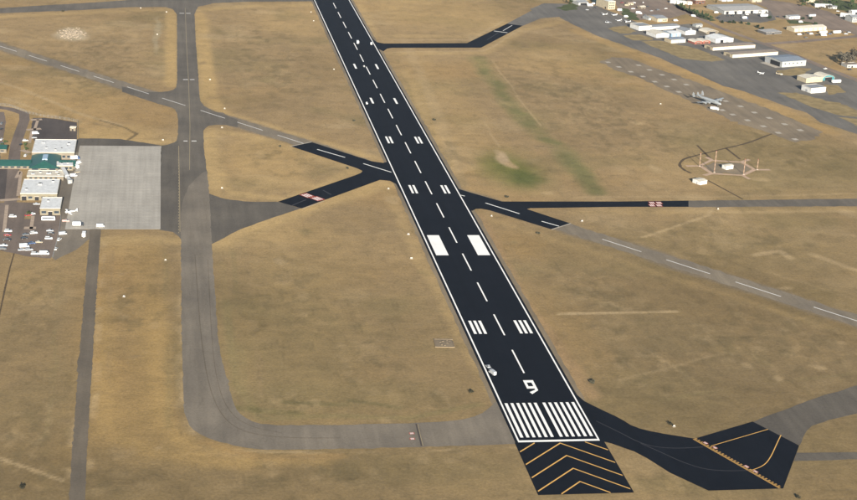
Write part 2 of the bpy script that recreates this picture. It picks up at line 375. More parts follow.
stroke([(221, 262), (229, 350), (240, 392)], 9, (0.25, 0.185, 0.092), 0.7, 0.7)
# mown frames of the fields: paler, drier growth round a darker uncut middle
FR = (0.41, 0.292, 0.138)
for pts, w_, k_ in (([(201, 20), (204, 60), (207, 100), (224, 114), (262, 126), (330, 146), (372, 158)], 26, .75), ([(202, 10), (250, 6), (312, 5)], 34, .7), ([(172, 14), (172, 84)], 22, .75), ([(0, 17), (80, 13), (168, 10)], 26, .55), ([(210, 134), (214, 170), (222, 192), (290, 200), (352, 173)], 24, .7), ([(212, 130), (250, 136), (290, 148), (350, 169)], 22, .6),
                    ([(217, 246), (240, 233), (300, 212), (380, 184)], 34, .75), ([(388, 190), (420, 260), (470, 350), (494, 395)], 14, .4), ([(100, 240), (140, 238), (176, 240)], 26, .6), ([(172, 142), (130, 141), (84, 136)], 20, .6), ([(396, 36), (470, 37), (500, 22)], 26, .5), ([(360, 5), (376, 36)], 18, .5),
                    ([(396, 54), (484, 53), (522, 30), (560, 22)], 26, .55), ([(405, 70), (450, 170)], 18, .45), ([(478, 214), (530, 232), (620, 260), (740, 300), (857, 336)], 16, .25), ([(575, 212), (690, 212), (857, 210)], 18, .35)):
    stroke(pts, w_, FR, k_, 0.75, 0.25)
for pts, w_, k_ in (([(105, 300), (103, 400), (108, 432), (150, 452), (220, 462), (320, 460)], 20, .55), ([(160, 300), (158, 380), (166, 425), (190, 446)], 18, .6)):
    stroke(pts, w_, (0.345, 0.235, 0.098), k_, 0.8, 0.3)
# verges beside the pavements
stroke([(200, 14), (206, 60), (210, 96), (222, 116)], 20, GOLD, 0.8); stroke([(171, 12), (171, 86)], 16, GOLD, 0.75); stroke([(216, 200), (290, 212), (340, 195), (392, 186)], 26, GOLD, 0.5)
stroke([(575, 30), (640, 56), (700, 78), (760, 101), (830, 132)], 26, (0.39, 0.26, 0.11), 0.55); stroke([(478, 215), (520, 300), (590, 395)], 18, (0.34, 0.225, 0.12), 0.6)
stroke([(405, 40), (440, 120), (462, 185)], 16, PALE, 0.35); stroke([(226, 300), (236, 385), (262, 418), (410, 418), (480, 406)], 9, OLIVE, 0.8, 0.7); stroke([(240, 408), (300, 414)], 10, (0.13, 0.12, 0.05), 0.5)
stroke([(182, 240), (180, 330), (182, 400), (196, 436)], 5, PALE, 0.45, patch=14); stroke([(240, 451), (330, 453), (420, 450), (515, 448)], 4.5, PALE, 0.6, patch=18)
stroke([(86, 500), (94, 400), (100, 300), (103, 240)], 6, PALE, 0.5, patch=16); stroke([(70, 500), (76, 420)], 7, PALE, 0.5, patch=12)
stroke([(205, 442), (260, 458), (340, 456)], 10, OCHRE, 0.5)
stroke([(700, 212), (857, 212)], 7, PALE, 0.35); stroke([(690, 197), (857, 194)], 6, PALE, 0.3); stroke([(575, 197), (690, 197)], 7, PALE, 0.35)
stroke([(395, 40), (470, 40), (505, 20)], 6, PALE, 0.6); stroke([(395, 52), (484, 51), (520, 31)], 6, PALE, 0.6)
# irrigated hollow, ditch of green weeds, bare scrapes and tracks
blob(514, 170, 46, 26, (0.17, 0.155, 0.062), 0.8, 0.8); blob(512, 170, 36, 19, (0.15, 0.15, 0.045), 0.85, 0.7); blob(526, 178, 22, 9, (0.085, 0.105, 0.034), 0.7, 0.7); blob(506, 160, 9, 9, (0.42, 0.31, 0.19), 0.9); blob(514, 166, 7, 5, (0.38, 0.27, 0.15), 0.7)
stroke([(484, 122), (500, 148)], 2.5, PALE, 0.5)
stroke([(478, 58), (496, 84), (515, 108), (536, 132), (556, 146), (574, 164), (596, 192)], 32, (0.215, 0.188, 0.082), 0.65, 0.9, 0.8)
stroke([(478, 58), (496, 84), (515, 108), (536, 132), (556, 146), (574, 164), (596, 192)], 24, (0.150, 0.146, 0.062), 0.7, 0.7, 1.0, patch=18)
stroke([(560, 152), (580, 176), (604, 198)], 24, (0.165, 0.150, 0.066), 0.6, 0.9, 0.6, patch=30)
stroke([(492, 60), (540, 126)], 3, PALE, 0.5); stroke([(535, 146), (552, 148)], 4, (0.16, 0.12, 0.07), 0.7)
stroke([(560, 314), (620, 313), (676, 311)], 5, PALE, 0.9, 0.5, 0.1); stroke([(643, 237), (690, 222), (708, 216), (712, 210)], 5, PALE, 0.65, 0.5, 0.15); stroke([(755, 255), (780, 252), (790, 258)], 9, PALE, 0.7)
stroke([(812, 255), (857, 270)], 10, PALE, 0.5); stroke([(0, 458), (30, 468), (62, 480)], 3.5, PALE, 0.9, 0.5, 0.1)
stroke([(0, 82), (40, 96), (75, 112), (120, 125)], 8, PALE, 0.6); stroke([(0, 96), (24, 104), (40, 112), (77, 121)], 5, PALE, 0.6)
stroke([(100, 120), (125, 128), (136, 134), (128, 140)], 4, (0.11, 0.085, 0.05), 0.85, 0.6, 0.2); stroke([(80, 118), (110, 128)], 4, BROWN, 0.6)
blob(70, 34, 20, 7, (0.45, 0.38, 0.27), 0.75); blob(157, 35, 4, 20, (0.40, 0.34, 0.22), 0.5); blob(225, 37, 36, 5, PALE, 0.5); blob(395, 200, 10, 5, PALE, 0.4)
_P = [(Vector((-394.7, 995.3)), Vector((250.5, 174.9)))]
for a, b in _P:
    d_ = (b-a).normalized(); off = np.abs(-(XX*.5+WX*.5-a.x)*d_.y+(YY*.5+WY*.5-a.y)*d_.x)
    cover(np.clip((14.5-off)/5.0, 0, 1), (0.205, 0.165, 0.115), 0.9)
for a, b in (((285, 403), (345, 406)), ((350, 402), (400, 408))): stroke([a, b], 7, (0.12, 0.105, 0.05), 0.6)
for _ in range(70):     # hoof-worn and gopher patches, pale or dark
    px, py = random.uniform(0, 857), random.uniform(10, 500)
    blob(px, py, random.uniform(3, 12), random.uniform(1.5, 5), random.choice((PALE, BROWN, BROWN, OLIVE)), random.uniform(0.25, 0.6))
for a, b, w_, c_, k_ in (((224, 20), (228, 120), 7, BROWN, .45), ((236, 10), (240, 128), 5, BROWN, .35), ((215, 24), (330, 18), 9, BROWN, .3), ((232, 250), (246, 395), 6, OLIVE, .45), ((246, 255), (262, 395), 4, BROWN, .4),
        ((398, 60), (520, 395), 5, OLIVE, .35), ((382, 210), (485, 400), 6, BROWN, .35), ((500, 230), (602, 395), 5, BROWN, .4), ((100, 255), (92, 470), 5, OCHRE, .6), ((112, 250), (104, 460), 5, BROWN, .4), ((165, 250), (168, 430), 6, OLIVE, .4),
        ((60, 260), (45, 500), 4, OLIVE, .4), ((210, 455), (500, 462), 7, BROWN, .5), ((190, 445), (260, 463), 9, GOLD, .5), ((620, 225), (857, 300), 5, PALE, .25), ((600, 250), (857, 345), 5, BROWN, .35), ((480, 70), (420, 60), 5, BROWN, .3),
        ((0, 60), (150, 112), 5, BROWN, .4), ((0, 30), (165, 72), 5, BROWN, .3), ((700, 120), (857, 180), 6, BROWN, .35), ((620, 150), (800, 185), 5, GOLD, .3), ((660, 400), (857, 372), 6, OLIVE, .4), ((620, 380), (760, 345), 5, PALE, .25), ((640, 345), (700, 385), 6, PALE, .3)):
    stroke([a, b], w_, c_, k_, 0.8, 0.35, patch=40)
def fleck(px, py, rx, ry, c, k, size, seed, th=.54):      # sparse clumps of darker or paler growth
    x0, y0 = G(px, py); ax = abs(G(px+rx, py)[0]-x0); ay = abs(G(px, py-ry)[1]-y0)
    d = np.sqrt(((WX-x0)/ax)**2+((WY-y0)/ay)**2)
    cover(np.clip((1-d)/.6, 0, 1)*np.clip((fbm(XX, YY*.6, size, seed, 3)-th)*9, 0, 1), c, k)
DK = (0.115, 0.095, 0.050)
for i, a_ in enumerate(((375, 375, 50, 40), (345, 335, 60, 30), (430, 400, 40, 18), (285, 300, 60, 50), (300, 405, 70, 14), (110, 470, 60, 30), (40, 440, 50, 60), (300, 475, 120, 20), (440, 460, 60, 26), (640, 370, 90, 40), (760, 340, 110, 50), (820, 400, 60, 30),
                        (600, 300, 60, 50), (720, 240, 120, 26), (780, 150, 90, 30), (620, 130, 90, 40), (560, 90, 70, 40), (270, 60, 60, 50), (100, 60, 80, 40), (60, 120, 60, 14), (440, 150, 30, 60), (140, 300, 40, 60), (690, 485, 120, 16), (270, 165, 60, 30), (30, 300, 40, 50))):
    fleck(*a_, DK, .34, 6+(i % 3)*2, 200+i); fleck(*a_, PALE, .22, 6+(i % 2)*3, 300+i, .6)
ny, nx = XX.shape
me = bpy.data.meshes.new('ground'); relief = (fbm(XX, YY, 60, 5)-0.5)*0.0
verts = np.stack([XX, YY, relief], -1).reshape(-1, 3); idx = np.arange(nx*ny).reshape(ny, nx)
q = np.stack([idx[:-1, :-1], idx[:-1, 1:], idx[1:, 1:], idx[1:, :-1]], -1).reshape(-1, 4)
me.vertices.add(len(verts)); me.vertices.foreach_set('co', verts.ravel().astype(np.float32))
me.loops.add(q.size); me.loops.foreach_set('vertex_index', q.ravel().astype(np.int32))
me.polygons.add(len(q)); me.polygons.foreach_set('loop_start', (np.arange(len(q))*4).astype(np.int32)); me.polygons.foreach_set('loop_total', np.full(len(q), 4, np.int32))
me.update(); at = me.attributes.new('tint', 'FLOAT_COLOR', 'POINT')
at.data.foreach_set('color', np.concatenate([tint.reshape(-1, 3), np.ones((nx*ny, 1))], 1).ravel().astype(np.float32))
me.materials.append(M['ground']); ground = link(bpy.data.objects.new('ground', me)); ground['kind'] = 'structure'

# ---------------------------------------------------------------- pavements
zS, zO, zP, zN, zR, zM = 0.02, 0.04, 0.06, 0.08, 0.10, 0.125
HW = 25.2                                             # half width of the new surface
sheet('runway_shoulder', [(-28.2, 0), (28.6, 0), (28.2, 2600), (-28, 2600)], 'shoulder', zS, ragged=0.35, step=9)
runway = sheet('runway', [(-HW, 0), (HW, 0), (HW, 2600), (-HW, 2600)], 'new', zR)
blast = sheet('blast_pad', [(-25.9, -61.8), (25.9, -61.8), (25.6, -0.02), (-25.6, -0.02)], 'new', zR)
# crossing old runway
D0, D1 = Vector((-394.7, 995.3)), Vector((250.5, 174.9)); dd = (D1-D0).normalized(); dn = Vector((-dd.y, dd.x)); dang = math.atan2(dd.y, dd.x)-math.pi/2
def DP(s, o=0.0): p = D0+dd*s+dn*o; return (p.x, p.y)
old_runway = sheet('crossing_runway', [DP(-900, -10), DP(1900, -10), DP(1900, 10), DP(-900, 10)], 'diag', zO-0.01, ragged=0.8, step=6)
for s0, ln in ((-56, 31), (0, 32), (55, 33), (113, 33), (170.8, 34), (227, 35), (283, 36), (342, 36), (395.6, 36), (452, 35), (824.9, 37), (884.8, 39), (945.7, 38), (1010, 34), (1072, 36)):
    sheet('centerline_stripe', [DP(s0, -.48), DP(s0+ln, -.48), DP(s0+ln, .48), DP(s0, .48)], 'faded', zM, old_runway)
# vertical taxiway on the left, with the pale re-laid part below
taxi_a = sheet('parallel_taxiway', [G(*p) for p in ((176.9, -30), (194, -30), (194.6, 15.6), (196, 45), (198, 70), (199.4, 96), (201, 102), (204, 106), (212, 110.4), (224, 115), (238, 120), (238, 127.6), (226, 125.2), (216, 125), (209, 126), (206, 127.6), (203.4, 131), (204, 150), (207, 172), (208, 196), (184, 230),
    (181, 240), (178.8, 236.5), (172.7, 232), (159.5, 229.9), (161.2, 146), (168, 144.6), (173, 143.4), (176, 141.4), (177.6, 137), (178, 128), (178, 119), (177, 113), (175, 109.6), (172, 107.8), (158, 104), (122, 92), (122, 86.6), (146, 92), (160, 92.2), (168, 91.4), (173.4, 90), (176, 87.4), (177, 83), (177, 50))], 'old', zO, ragged=0.2)
curve_in = [G(207, 171), G(209.4, 194), G(212, 250), G(215.5, 300), G(219, 350), G(227, 378), G(230, 390), G(233, 403.3), G(237.5, 412), G(247.3, 419.6), G(266, 425.2), G(310, 425.2), G(356.7, 424.3), G(414.6, 423.2), G(458.3, 420.8), G(478.8, 415), G(490.4, 407.7), G(499, 397.5)]
curve_out = [G(517, 444), G(420, 447), G(333.4, 449), G(266, 450), G(240, 447), G(213.8, 440.7), G(196, 432.5), G(188, 423), G(184.6, 413), G(183.3, 395), G(182, 350), G(181.4, 325), G(181, 250), G(181, 215), G(182, 203), G(186, 191), G(194, 180), G(201, 174)]
taxi_b = sheet('curved_taxiway', smooth_line(curve_in, 1)+[G(506, 398), G(520, 443)]+smooth_line(curve_out, 1), 'oldpale', zP, ragged=0.22, step=4)
sheet('taxiway_stub', [G(278, 202), G(250, 201.8), G(224.8, 199), G(211, 194.5), G(205, 192), G(205, 243), G(212, 244), G(216.4, 242), G(238.8, 230), G(272, 218), G(301.7, 208.5)], 'olddark', zO+0.008, ragged=0.2)
sheet('cross_taxiway', [G(-60, 13), G(0, 8.2), G(94, 2.6), G(146, -1), G(250, -5), G(320, -6), G(320, 1.6), G(250, 2), G(215, 3.2), G(198, 7), G(194, 15), G(177, 15), G(173, 9.4), G(166, 7.3), G(130, 7.3), G(78, 10.4), G(0, 13.5), G(-60, 19)], 'old', zO-0.004, ragged=0.3)
# new black stubs by the runway
sheet('taxiway_new_surface', [G(311.5, 142.2), G(372, 161.5), G(383, 163), G(391, 161), G(402, 195), G(396, 184), G(390, 181), G(380, 180), G(301.7, 208.5), G(278, 201.8), G(355, 175.5), G(361, 173), G(362.5, 171), G(357, 168.4), G(290.6, 146.4)], 'new', zN)
sheet('taxiway_new_surface', [G(452, 181), G(457.4, 188.6), G(470, 192.5), G(502, 201.6), G(620, 201.6), G(688.5, 200.7), G(688.5, 207), G(620, 207), G(530, 208.3), G(527, 209.2), G(570.5, 223.5), G(551.6, 229.5), G(490, 210.5), G(481, 208.8), G(476, 209), G(472, 211), G(462, 205)], 'new', zN)
sheet('taxiway_old_surface', [G(688, 200.7), G(857, 198.7), G(960, 197.4), G(960, 205), G(857, 206.3), G(688, 207.2)], 'old', zO, ragged=0.2)
sheet('taxiway_new_surface', [G(370, 36), G(374.5, 40.5), G(377, 42.4), G(384, 43.7), G(467, 43.3), G(507, 23.9), G(522.7, 25.9), G(481, 47.9), G(391.8, 48), G(387, 48.8), G(383.5, 51.5), G(376, 48)], 'new', zN)
sheet('taxiway_old_surface', [G(506, 24.3), G(533, 10), G(560, 12), G(560, 17), G(541, 18.5), G(522.7, 26)], 'oldblue', zO+0.002)
hold_pad = sheet('holding_bay', smooth_line([G(572, 385), G(579, 398.4), G(600, 409), G(620, 418.2), G(633.8, 427), G(656, 432.5), G(694.7, 438.6)], 1)+[G(752.7, 421.5), G(799.2, 445.5), G(783.2, 488.4), G(708.5, 490.6)]+smooth_line([G(669.8, 472.6), G(639.4, 453.3), G(620, 446.4), G(609, 442.6), G(600, 441)], 1), 'new', zN)
sheet('taxiway_old_surface', [G(752.7, 421.5), G(786, 409), G(819, 396.6), G(857, 386), G(950, 362), G(950, 384), G(857, 413), G(830, 420), G(812, 426), G(806.7, 430), G(799.2, 445.5)], 'olddark', zO, ragged=0.2)
sheet('access_strip', [G(797, 452.5), G(857, 452), G(920, 452), G(920, 459), G(857, 459.2), G(794, 461.2)], 'olddark', zO+0.003, ragged=0.15)
# service road down the left side
svc = [G(95.5, 226), G(94, 250), G(90, 300), G(86.5, 350), G(83, 400), G(79.5, 450), G(77, 500), G(75, 540)]
sheet('service_road', strip_pts(svc, 8.0)[0]+strip_pts(svc, 8.0)[1][::-1], 'svc', zO, ragged=0.2, step=3)
sheet('road_lay_by', [G(83, 349), G(80, 352), G(77, 358), G(77, 371), G(81, 377), G(84, 376)], 'svc', zO+0.004, ragged=0.3)
# grassless edges along the new surface
# concrete apron of slabs
apron = sheet('concrete_apron', [(-291, 371), (-220.6, 370.6), (-220.2, 600.4), (-291, 595)], 'joint', zO)
sw, sln = 70.0/10, 228.0/30
bm = bmesh.new(); box(bm, -sw/2+.025, sw/2-.025, -sln/2+.025, sln/2-.025, -0.06, 0.0)
slab_me = bpy.data.meshes.new('slab'); bm.to_mesh(slab_me); bm.free(); slab_me.materials.append(M['concrete'])
for i in range(10):
    for j in range(30):
        o = bpy.data.objects.new('slab', slab_me); link(o, apron)
        o.location = (-290.8+sw*(i+.5), 371.4+sln*(j+.5)-(0.0), zO+0.05+random.uniform(-.012, .012))
sheet('apron_edge_asphalt', [G(60, 147.6), G(80, 138.5), G(120, 139), G(150, 143.5), G(163, 146), G(161.6, 151), G(60, 153)], 'olddark', zO-0.008, ragged=0.3)
sheet('service_yard', [G(40, 140), G(84, 140), G(84, 152), G(80, 200), G(84, 229.5), G(100, 229.8), G(99, 234), G(88, 240), G(76, 250), G(55, 260), G(50, 255), G(60, 225), G(50, 200)], 'oldpale', zO-0.012, ragged=0.2)

# ---------------------------------------------------------------- painted markings
def mark(name, pts, mat, parent, z=zM): return sheet(name, pts, mat, z, parent)
def R4(x0, x1, y0, y1): return [(x0*FT, y0*FT), (x1*FT, y0*FT), (x1*FT, y1*FT), (x0*FT, y1*FT)]
mark('threshold_bar', R4(-77, 77, 0.5, 8), 'white', runway)
for s in (-1, 1):
    mark('edge_line', R4(*sorted((s*74, s*77.2)), 8, 8200), 'white', runway)
    for k in range(6):
        a = 5.75+11.5*k; mark('threshold_stripe', R4(*sorted((s*a, s*(a+5.75))), 20, 170), 'white', runway)
    for y, n in ((521, 3), (1520, 2), (2020, 2), (2500, 1), (3000, 1), (6000, 1)):
        for k in range(n):
            a = 36+11.0*k; mark('touchdown_bar', R4(*sorted((s*a, s*(a+(6.2 if n > 1 else 7)))), y, y+75), 'white', runway)
    mark('aiming_block', R4(*sorted((s*36, s*66.5)), 1020, 1170), 'white', runway)
for k in range(36):
    mark('centerline_stripe', R4(-1.7, 1.7, 312+200*k, 432+200*k), 'white', runway)
# the figure 9 (read from the approach)
w9 = 1.75
nine = [(-3.05, 84.3), (3.15, 84.3), (3.15, 70.3), (-1.15, 64.6), (-2.55, 67.2), (1.35, 72.2), (-3.05, 72.2)]
bm = bmesh.new()
def quadz(bm, pts, z=zM): bm.faces.new([bm.verts.new((x, y, z)) for x, y in pts])
quadz(bm, [(-3.05, 72.0), (-1.45, 72.0), (-1.45, 84.3), (-3.05, 84.3)])
quadz(bm, [(-1.45, 80.8), (1.5, 80.8), (1.5, 84.3), (-1.45, 84.3)])
quadz(bm, [(-1.45, 72.0), (1.5, 72.0), (1.5, 75.4), (-1.45, 75.4)])
quadz(bm, [(1.5, 70.2), (3.2, 69.4), (3.2, 84.3), (1.5, 84.3)])
quadz(bm, [(1.5, 70.2), (-2.6, 67.0), (-1.6, 64.0), (3.2, 69.4)])
mesh_obj('number_nine', fix(bm), 'white', runway)
# chevrons on the blast pad
def chevron_arm(apex, s):
    h = 0.62; pts = []
    y_end = -61.2
    def P_(d, o): return (s*(d*0.70), apex-d*0.70+o)
    d0, d1 = 0.0, 25.0/0.70
    if apex > -1.0: d0 = (apex+1.0)/0.70
    d1 = min(d1, (apex-y_end)/0.70)
    if d1 <= d0: return
    mark('chevron_arm', [P_(d0, -h), P_(d1, -h), P_(d1, h), P_(d0, h)], 'yellow', blast)
for k in range(-1, 4):
    for s in (-1, 1): chevron_arm(-1.9-15.35*k, s)
# holding bay lines
def line(name, pts, w, mat, parent, sm=0, z=zM): return strip(name, smooth_line(pts, sm) if sm else pts, w, mat, z, parent, None)
ha, hb = Vector(G(694.2, 438.8)), Vector(G(780.5, 488)); hd = (hb-ha).normalized(); hn = Vector((-hd.y, hd.x)); HL = (hb-ha).length
for o in (-0.9, -0.1):
    line('hold_line', [tuple(ha+hn*o), tuple(hb+hn*o)], 0.42, 'yellow', hold_pad)
for o in (0.65, 1.35):
    for k in range(int(HL/2.4)):
        line('hold_dash', [tuple(ha+hd*(k*2.4)+hn*o), tuple(ha+hd*(k*2.4+1.2)+hn*o)], 0.42, 'yellow', hold_pad)
line('guide_line', [G(711, 446), G(768, 429.3)], 0.55, 'yellow', hold_pad)
line('guide_line', [G(751, 470.5), G(764, 465.7), G(770.7, 457.4), G(777.6, 442), G(781, 435)], 0.55, 'yellow', hold_pad, 3)
line('guide_line', [G(596, 421), G(620, 432.5), G(636.6, 441.4), G(652, 446.5), G(675, 448.6), G(703, 447)], 0.45, 'seam', hold_pad, 2)
line('guide_line', [G(640.7, 443.4), G(661.5, 452.5), G(681, 461.6), G(703, 469), G(725, 471), G(750, 470.4)], 0.45, 'seam', hold_pad, 2)
def hold_sign(px, py, ang, w, l, parent, z=zM):
    x, y = G(px, py); p = rect(x, y, w, l, ang); s = mark('red_panel', p, 'red', parent, z)
    c, sn = math.cos(ang), math.sin(ang)
    for k in (-0.28, 0.0, 0.28):       # white figures
        cx, cy = x+k*w*c, y+k*w*sn
        mark('white_figure', rect(cx, cy, w*0.14, l*0.7, ang), 'white', parent, z+0.01)
for px, py in ((705.5, 443.0), (715, 447.6), (746.5, 466.5), (755.5, 471.5)): hold_sign(px, py, math.atan2(hd.y, hd.x), 3.2, 2.0, hold_pad)
for px, py in ((307, 195.6), (317.3, 198.8)): hold_sign(px, py, R(35), 8, 11, runway, zM)
for px, py in ((652, 203.0), (659, 203.0), (652, 205.5), (659, 205.5)): hold_sign(px, py, 0.05, 5, 6.5, runway, zM)
for px, py in ((411.8, 433.4), (412.4, 438.8)): hold_sign(px, py, R(90), 2.4, 3, taxi_b)
line('hold_line', [G(416.2, 424), G(421.6, 446)], 0.9, 'darklot', taxi_b); line('hold_line', [G(417.6, 424), G(423, 446)], 0.35, 'fadedyellow', taxi_b)
line('hold_line', [G(323, 190.3), G(331, 194.8)], 1.0, 'seam', runway)
# diagonal stripes repainted on the new surface, their pale ends
for a, b in (((317.1, 149.5), (345.1, 157.6)), ((363.3, 163.7), (391.3, 172.4)), ((460.5, 195.2), (464.8, 196.2)), ((485.5, 203.1), (519.5, 213.9)), ((541.7, 221.4), (559, 226.3))):
    line('repainted_stripe', [G(*a), G(*b)], 1.15, 'white', runway)
line('surface_edge', [G(290.4, 146.6), G(311.7, 142.1)], 1.4, 'pad', runway); line('surface_edge', [G(551.4, 229.7), G(570.8, 223.5)], 1.2, 'pad', runway)
line('surface_edge', [G(302.2, 208.9), G(324, 201.3)], 0.7, 'pad', runway)
line('guide_line', [G(291, 206), G(306, 199.8)], 0.9, 'seam', runway)
line('hold_line', [G(494, 31.2), G(507.4, 33)], 2.6, 'faded', runway); line('guide_line', [G(487, 40), G(500, 32)], 0.9, 'seam', runway); line('guide_line', [G(503, 31), G(512, 25.6)], 1.0, 'faded', runway)
# parallel taxiway: centre line and cross bars
line('taxi_centerline', [G(185.2, 8), G(186.5, 45), G(188.5, 80), G(190, 125), G(189.5, 170)], 0.45, 'fadedyellow', taxi_a)
line('edge_dashes', [G(178.6, 146), G(179.6, 190), G(180, 232)], 0.5, 'fadedyellow', taxi_a)
for x0, x1, y in ((179.5, 184.2, 13.6), (186, 190.5, 13.6), (183, 188, 79.8), (190, 194.5, 79.8), (183.5, 187.5, 141.2), (191.5, 196.5, 141.2)):
    line('cross_bar', [G(x0, y), G(x1, y)], 2.4, 'faded', taxi_a)
for k in range(30):
    y0 = 148+2.9*k; line('edge_dash', [G(178.7, y0), G(178.75, y0+1.2)], 0.6, 'fadedyellow', taxi_a, 0, zM+0.01)
sheet('taxiway_dark_lane', [G(161.4, 147), G(178.2, 141), G(178.4, 190), G(178.8, 233), G(160, 229.4)], 'olddark', zO+0.006)
# taxiway wheel track on the curve
line('tyre_track', [G(195, 255), G(200, 330), G(208, 385), G(222, 418), G(245, 433), G(285, 438), G(340, 438)], 0.6, 'svc', taxi_b, 3)
line('tyre_track', [G(208, 260), G(211, 330), G(216, 380), G(228, 412), G(250, 427), G(282, 433)], 0.4, 'svc', taxi_b, 3)

# ---------------------------------------------------------------- apron, roads and lots of the hangar side (right) and terminal side (left)
sheet('hangar_apron', [G(530, 9), G(545, 3.5), G(575, 4), G(600, 6), G(606, 10), G(618, 14), G(633, 21), G(650, 27), G(690, 24), G(720, 33), G(745, 42), G(760, 43), G(790, 54), G(825, 69), G(857, 82), G(930, 112), G(930, 165), G(857, 134), G(821, 122.5), G(806.6, 113), G(778, 103.6), G(744.5, 91.5), G(723, 86),
    G(690, 71.5), G(659.5, 58), G(633, 48.5), G(596, 35.5), G(570, 23.3), G(558.7, 16.8), G(540, 17.7)], 'oldblue', zO-0.006, ragged=0.5, step=8)
for pts in ([(607, 28.5), (616, 26.5), (626, 26), (636, 31.5), (630, 34), (620, 33.5)], [(623, 35.5), (640, 34.4), (654, 39), (650, 41), (634, 40.8)], [(641, 41.6), (660, 41), (690, 47), (704, 51.5), (724, 60), (712, 62), (682, 58.5), (658, 49)],
            [(778, 92.6), (797, 93), (815, 98), (839, 103), (857, 110), (870, 116), (850, 116.5), (837, 115), (808, 105.6)], [(839, 117.5), (860, 119), (880, 124), (880, 134), (857, 125.5)],
            [(776, 71.5), (800, 67.5), (812, 69), (803, 75), (785, 76)], [(824, 84.5), (838, 86), (846, 92), (829, 95)]):
    sheet('dry_grass_island', [G(*p) for p in pts], 'drylawn', zO+0.01, ragged=0.8, step=6)
road_px = [(640, -10), (655, -4), (672, 4), (690, 14), (720, 28), (758, 42), (790, 53), (825, 68), (857, 80), (910, 102)]
strip('access_road', [G(*p) for p in road_px], 9.5, 'brownlot', zP, ragged=0.25)
strip('access_road', [G(*p) for p in ((764, 44.2), (800, 41.6), (857, 36.4), (930, 29))], 11, 'brownlot', zP+0.004, ragged=0.25)
sheet('gravel_yard', [G(*p) for p in ((740, -4), (790, 3), (827, 11), (842, 18), (857, 26), (880, 34), (857, 35.4), (847, 32), (828, 29.6), (824, 24.6), (812, 23.4), (788, 20), (770, 17), (766, 8))], 'brownlot', zO, ragged=0.7, step=8)
sheet('car_park', [G(*p) for p in ((613, -3), (655, -3), (676, 8), (686, 14), (672, 18), (655, 20), (640, 20), (633, 20.4), (620, 14))], 'brownlot', zO+0.004, ragged=0.6, step=8)
sheet('warehouse_yard', [G(*p) for p in ((714, 18), (724, 13.5), (770, 11), (776, 20), (760, 23), (735, 21.5), (722, 22))], 'oldblue', zO+0.004, ragged=0.6)
for pts in ([(621, 8), (628, 9), (637, 16), (640, 20.4), (630, 20), (622, 15)], [(676, 4), (690, 9), (705, 15), (716, 20.5), (710, 21.5), (690, 14), (676, 8)], [(556, 8), (572, 3), (578, 6), (577, 9.6), (566, 11)], [(800, 1), (840, 0), (870, 6), (870, 14), (845, 11), (822, 7)], [(786, 20), (800, 21), (818, 24), (790, 24)]):
    sheet('lawn', [G(*p) for p in pts], 'lawn', zO+0.02, ragged=0.9, step=6)
# hardstand with its rows of tie-down pads
hard = sheet('hardstand', [G(*p) for p in ((600, 62), (612, 57.5), (628, 58), (650, 66), (690, 80), (722, 92), (760, 106), (800, 122), (822, 132), (815, 139), (795, 142), (770, 133), (740, 124), (708, 110), (690, 101), (665, 90), (640, 78), (615, 70))], 'hard', zO-0.01, ragged=1.1, step=6)
for o_, s_, L_ in (((590, 50), 8.33, [(150, 103), (240, 142), (340, 182), (440, 222), (540, 265), (640, 305), (740, 350), (405, 128), (495, 167), (600, 208), (700, 247), (803, 290)]),
                   ((660, 90), 3.848, [(280, 95), (337, 117), (398, 140), (455, 165), (520, 190), (253, 43), (310, 63), (363, 87), (420, 108), (480, 132), (540, 155), (240, 78)])):
    for x, y in L_:
        gx_, gy_ = G(o_[0]+x/s_, o_[1]+y/s_); mark('tie_down_pad', rect(gx_, gy_, 5.4, 6.5, R(8)), 'pad', hard, zO+0.012)
# terminal side
sheet('car_park', [G(*p) for p in ((-12, 204), (10, 202), (40, 203), (40, 214), (61, 216), (61, 225), (58, 240), (51, 258.5), (30, 257), (0, 250.5), (-12, 248))], 'lot', zO+0.006, ragged=0.25)
sheet('car_park', [G(*p) for p in ((33, 118.2), (44, 117.8), (60, 119.6), (77, 122.6), (77, 141), (34, 141), (30, 132))], 'darklot', zO+0.006, ragged=0.2)
sheet('car_park', [G(*p) for p in ((-15, 112), (4, 112), (6, 122), (2, 145), (-1, 165), (-15, 165))], 'lot', zO+0.006, ragged=0.2)
strip('terminal_road', [G(*p) for p in ((-12, 106), (10, 109), (24, 113.5), (25, 120), (20, 132), (16, 145), (14, 160), (13, 178), (12, 196), (10, 204))], 9.5, 'lot', zP, ragged=0.2)
sheet('forecourt', [G(*p) for p in ((-12, 168), (18, 169), (20, 180), (16, 197), (-12, 204))], 'darklot', zO+0.012, ragged=0.2)
for p in ([(31, 120), (42, 119.5)], [(38, 119.5), (34.5, 130)], [(26.5, 130), (41, 128.8)], [(32, 131), (29.5, 143)], [(22, 150), (30, 153)], [(21, 172), (18, 196)], [(16, 178), (20, 171)], [(0, 200.5), (20, 199)], [(7, 205), (4, 232)], [(33, 216), (31, 230)], [(24, 228), (36, 228)]):
    strip('walkway', [G(*q_) for q_ in p], 2.6 if abs(p[0][1]-p[1][1]) > 3 else 5.5, 'walk', zP+0.012)
for p in ([(20, 205), (38, 205), (36, 214), (18, 214)],): pass
sheet('planting_bed', [G(*p) for p in ((24, 140), (33, 142), (31, 155), (22, 156))], 'drylawn', zO+0.016, ragged=0.3); sheet('planting_bed', [G(*p) for p in ((26, 213), (33, 213), (32, 219), (24, 219))], 'drylawn', zO+0.016, ragged=0.3)
strip('ditch_track', [G(14.5, 252), G(10, 268), G(5.5, 287), G(0, 312), G(-4, 330)], 1.1, 'dirtdark', zS, ragged=.1)
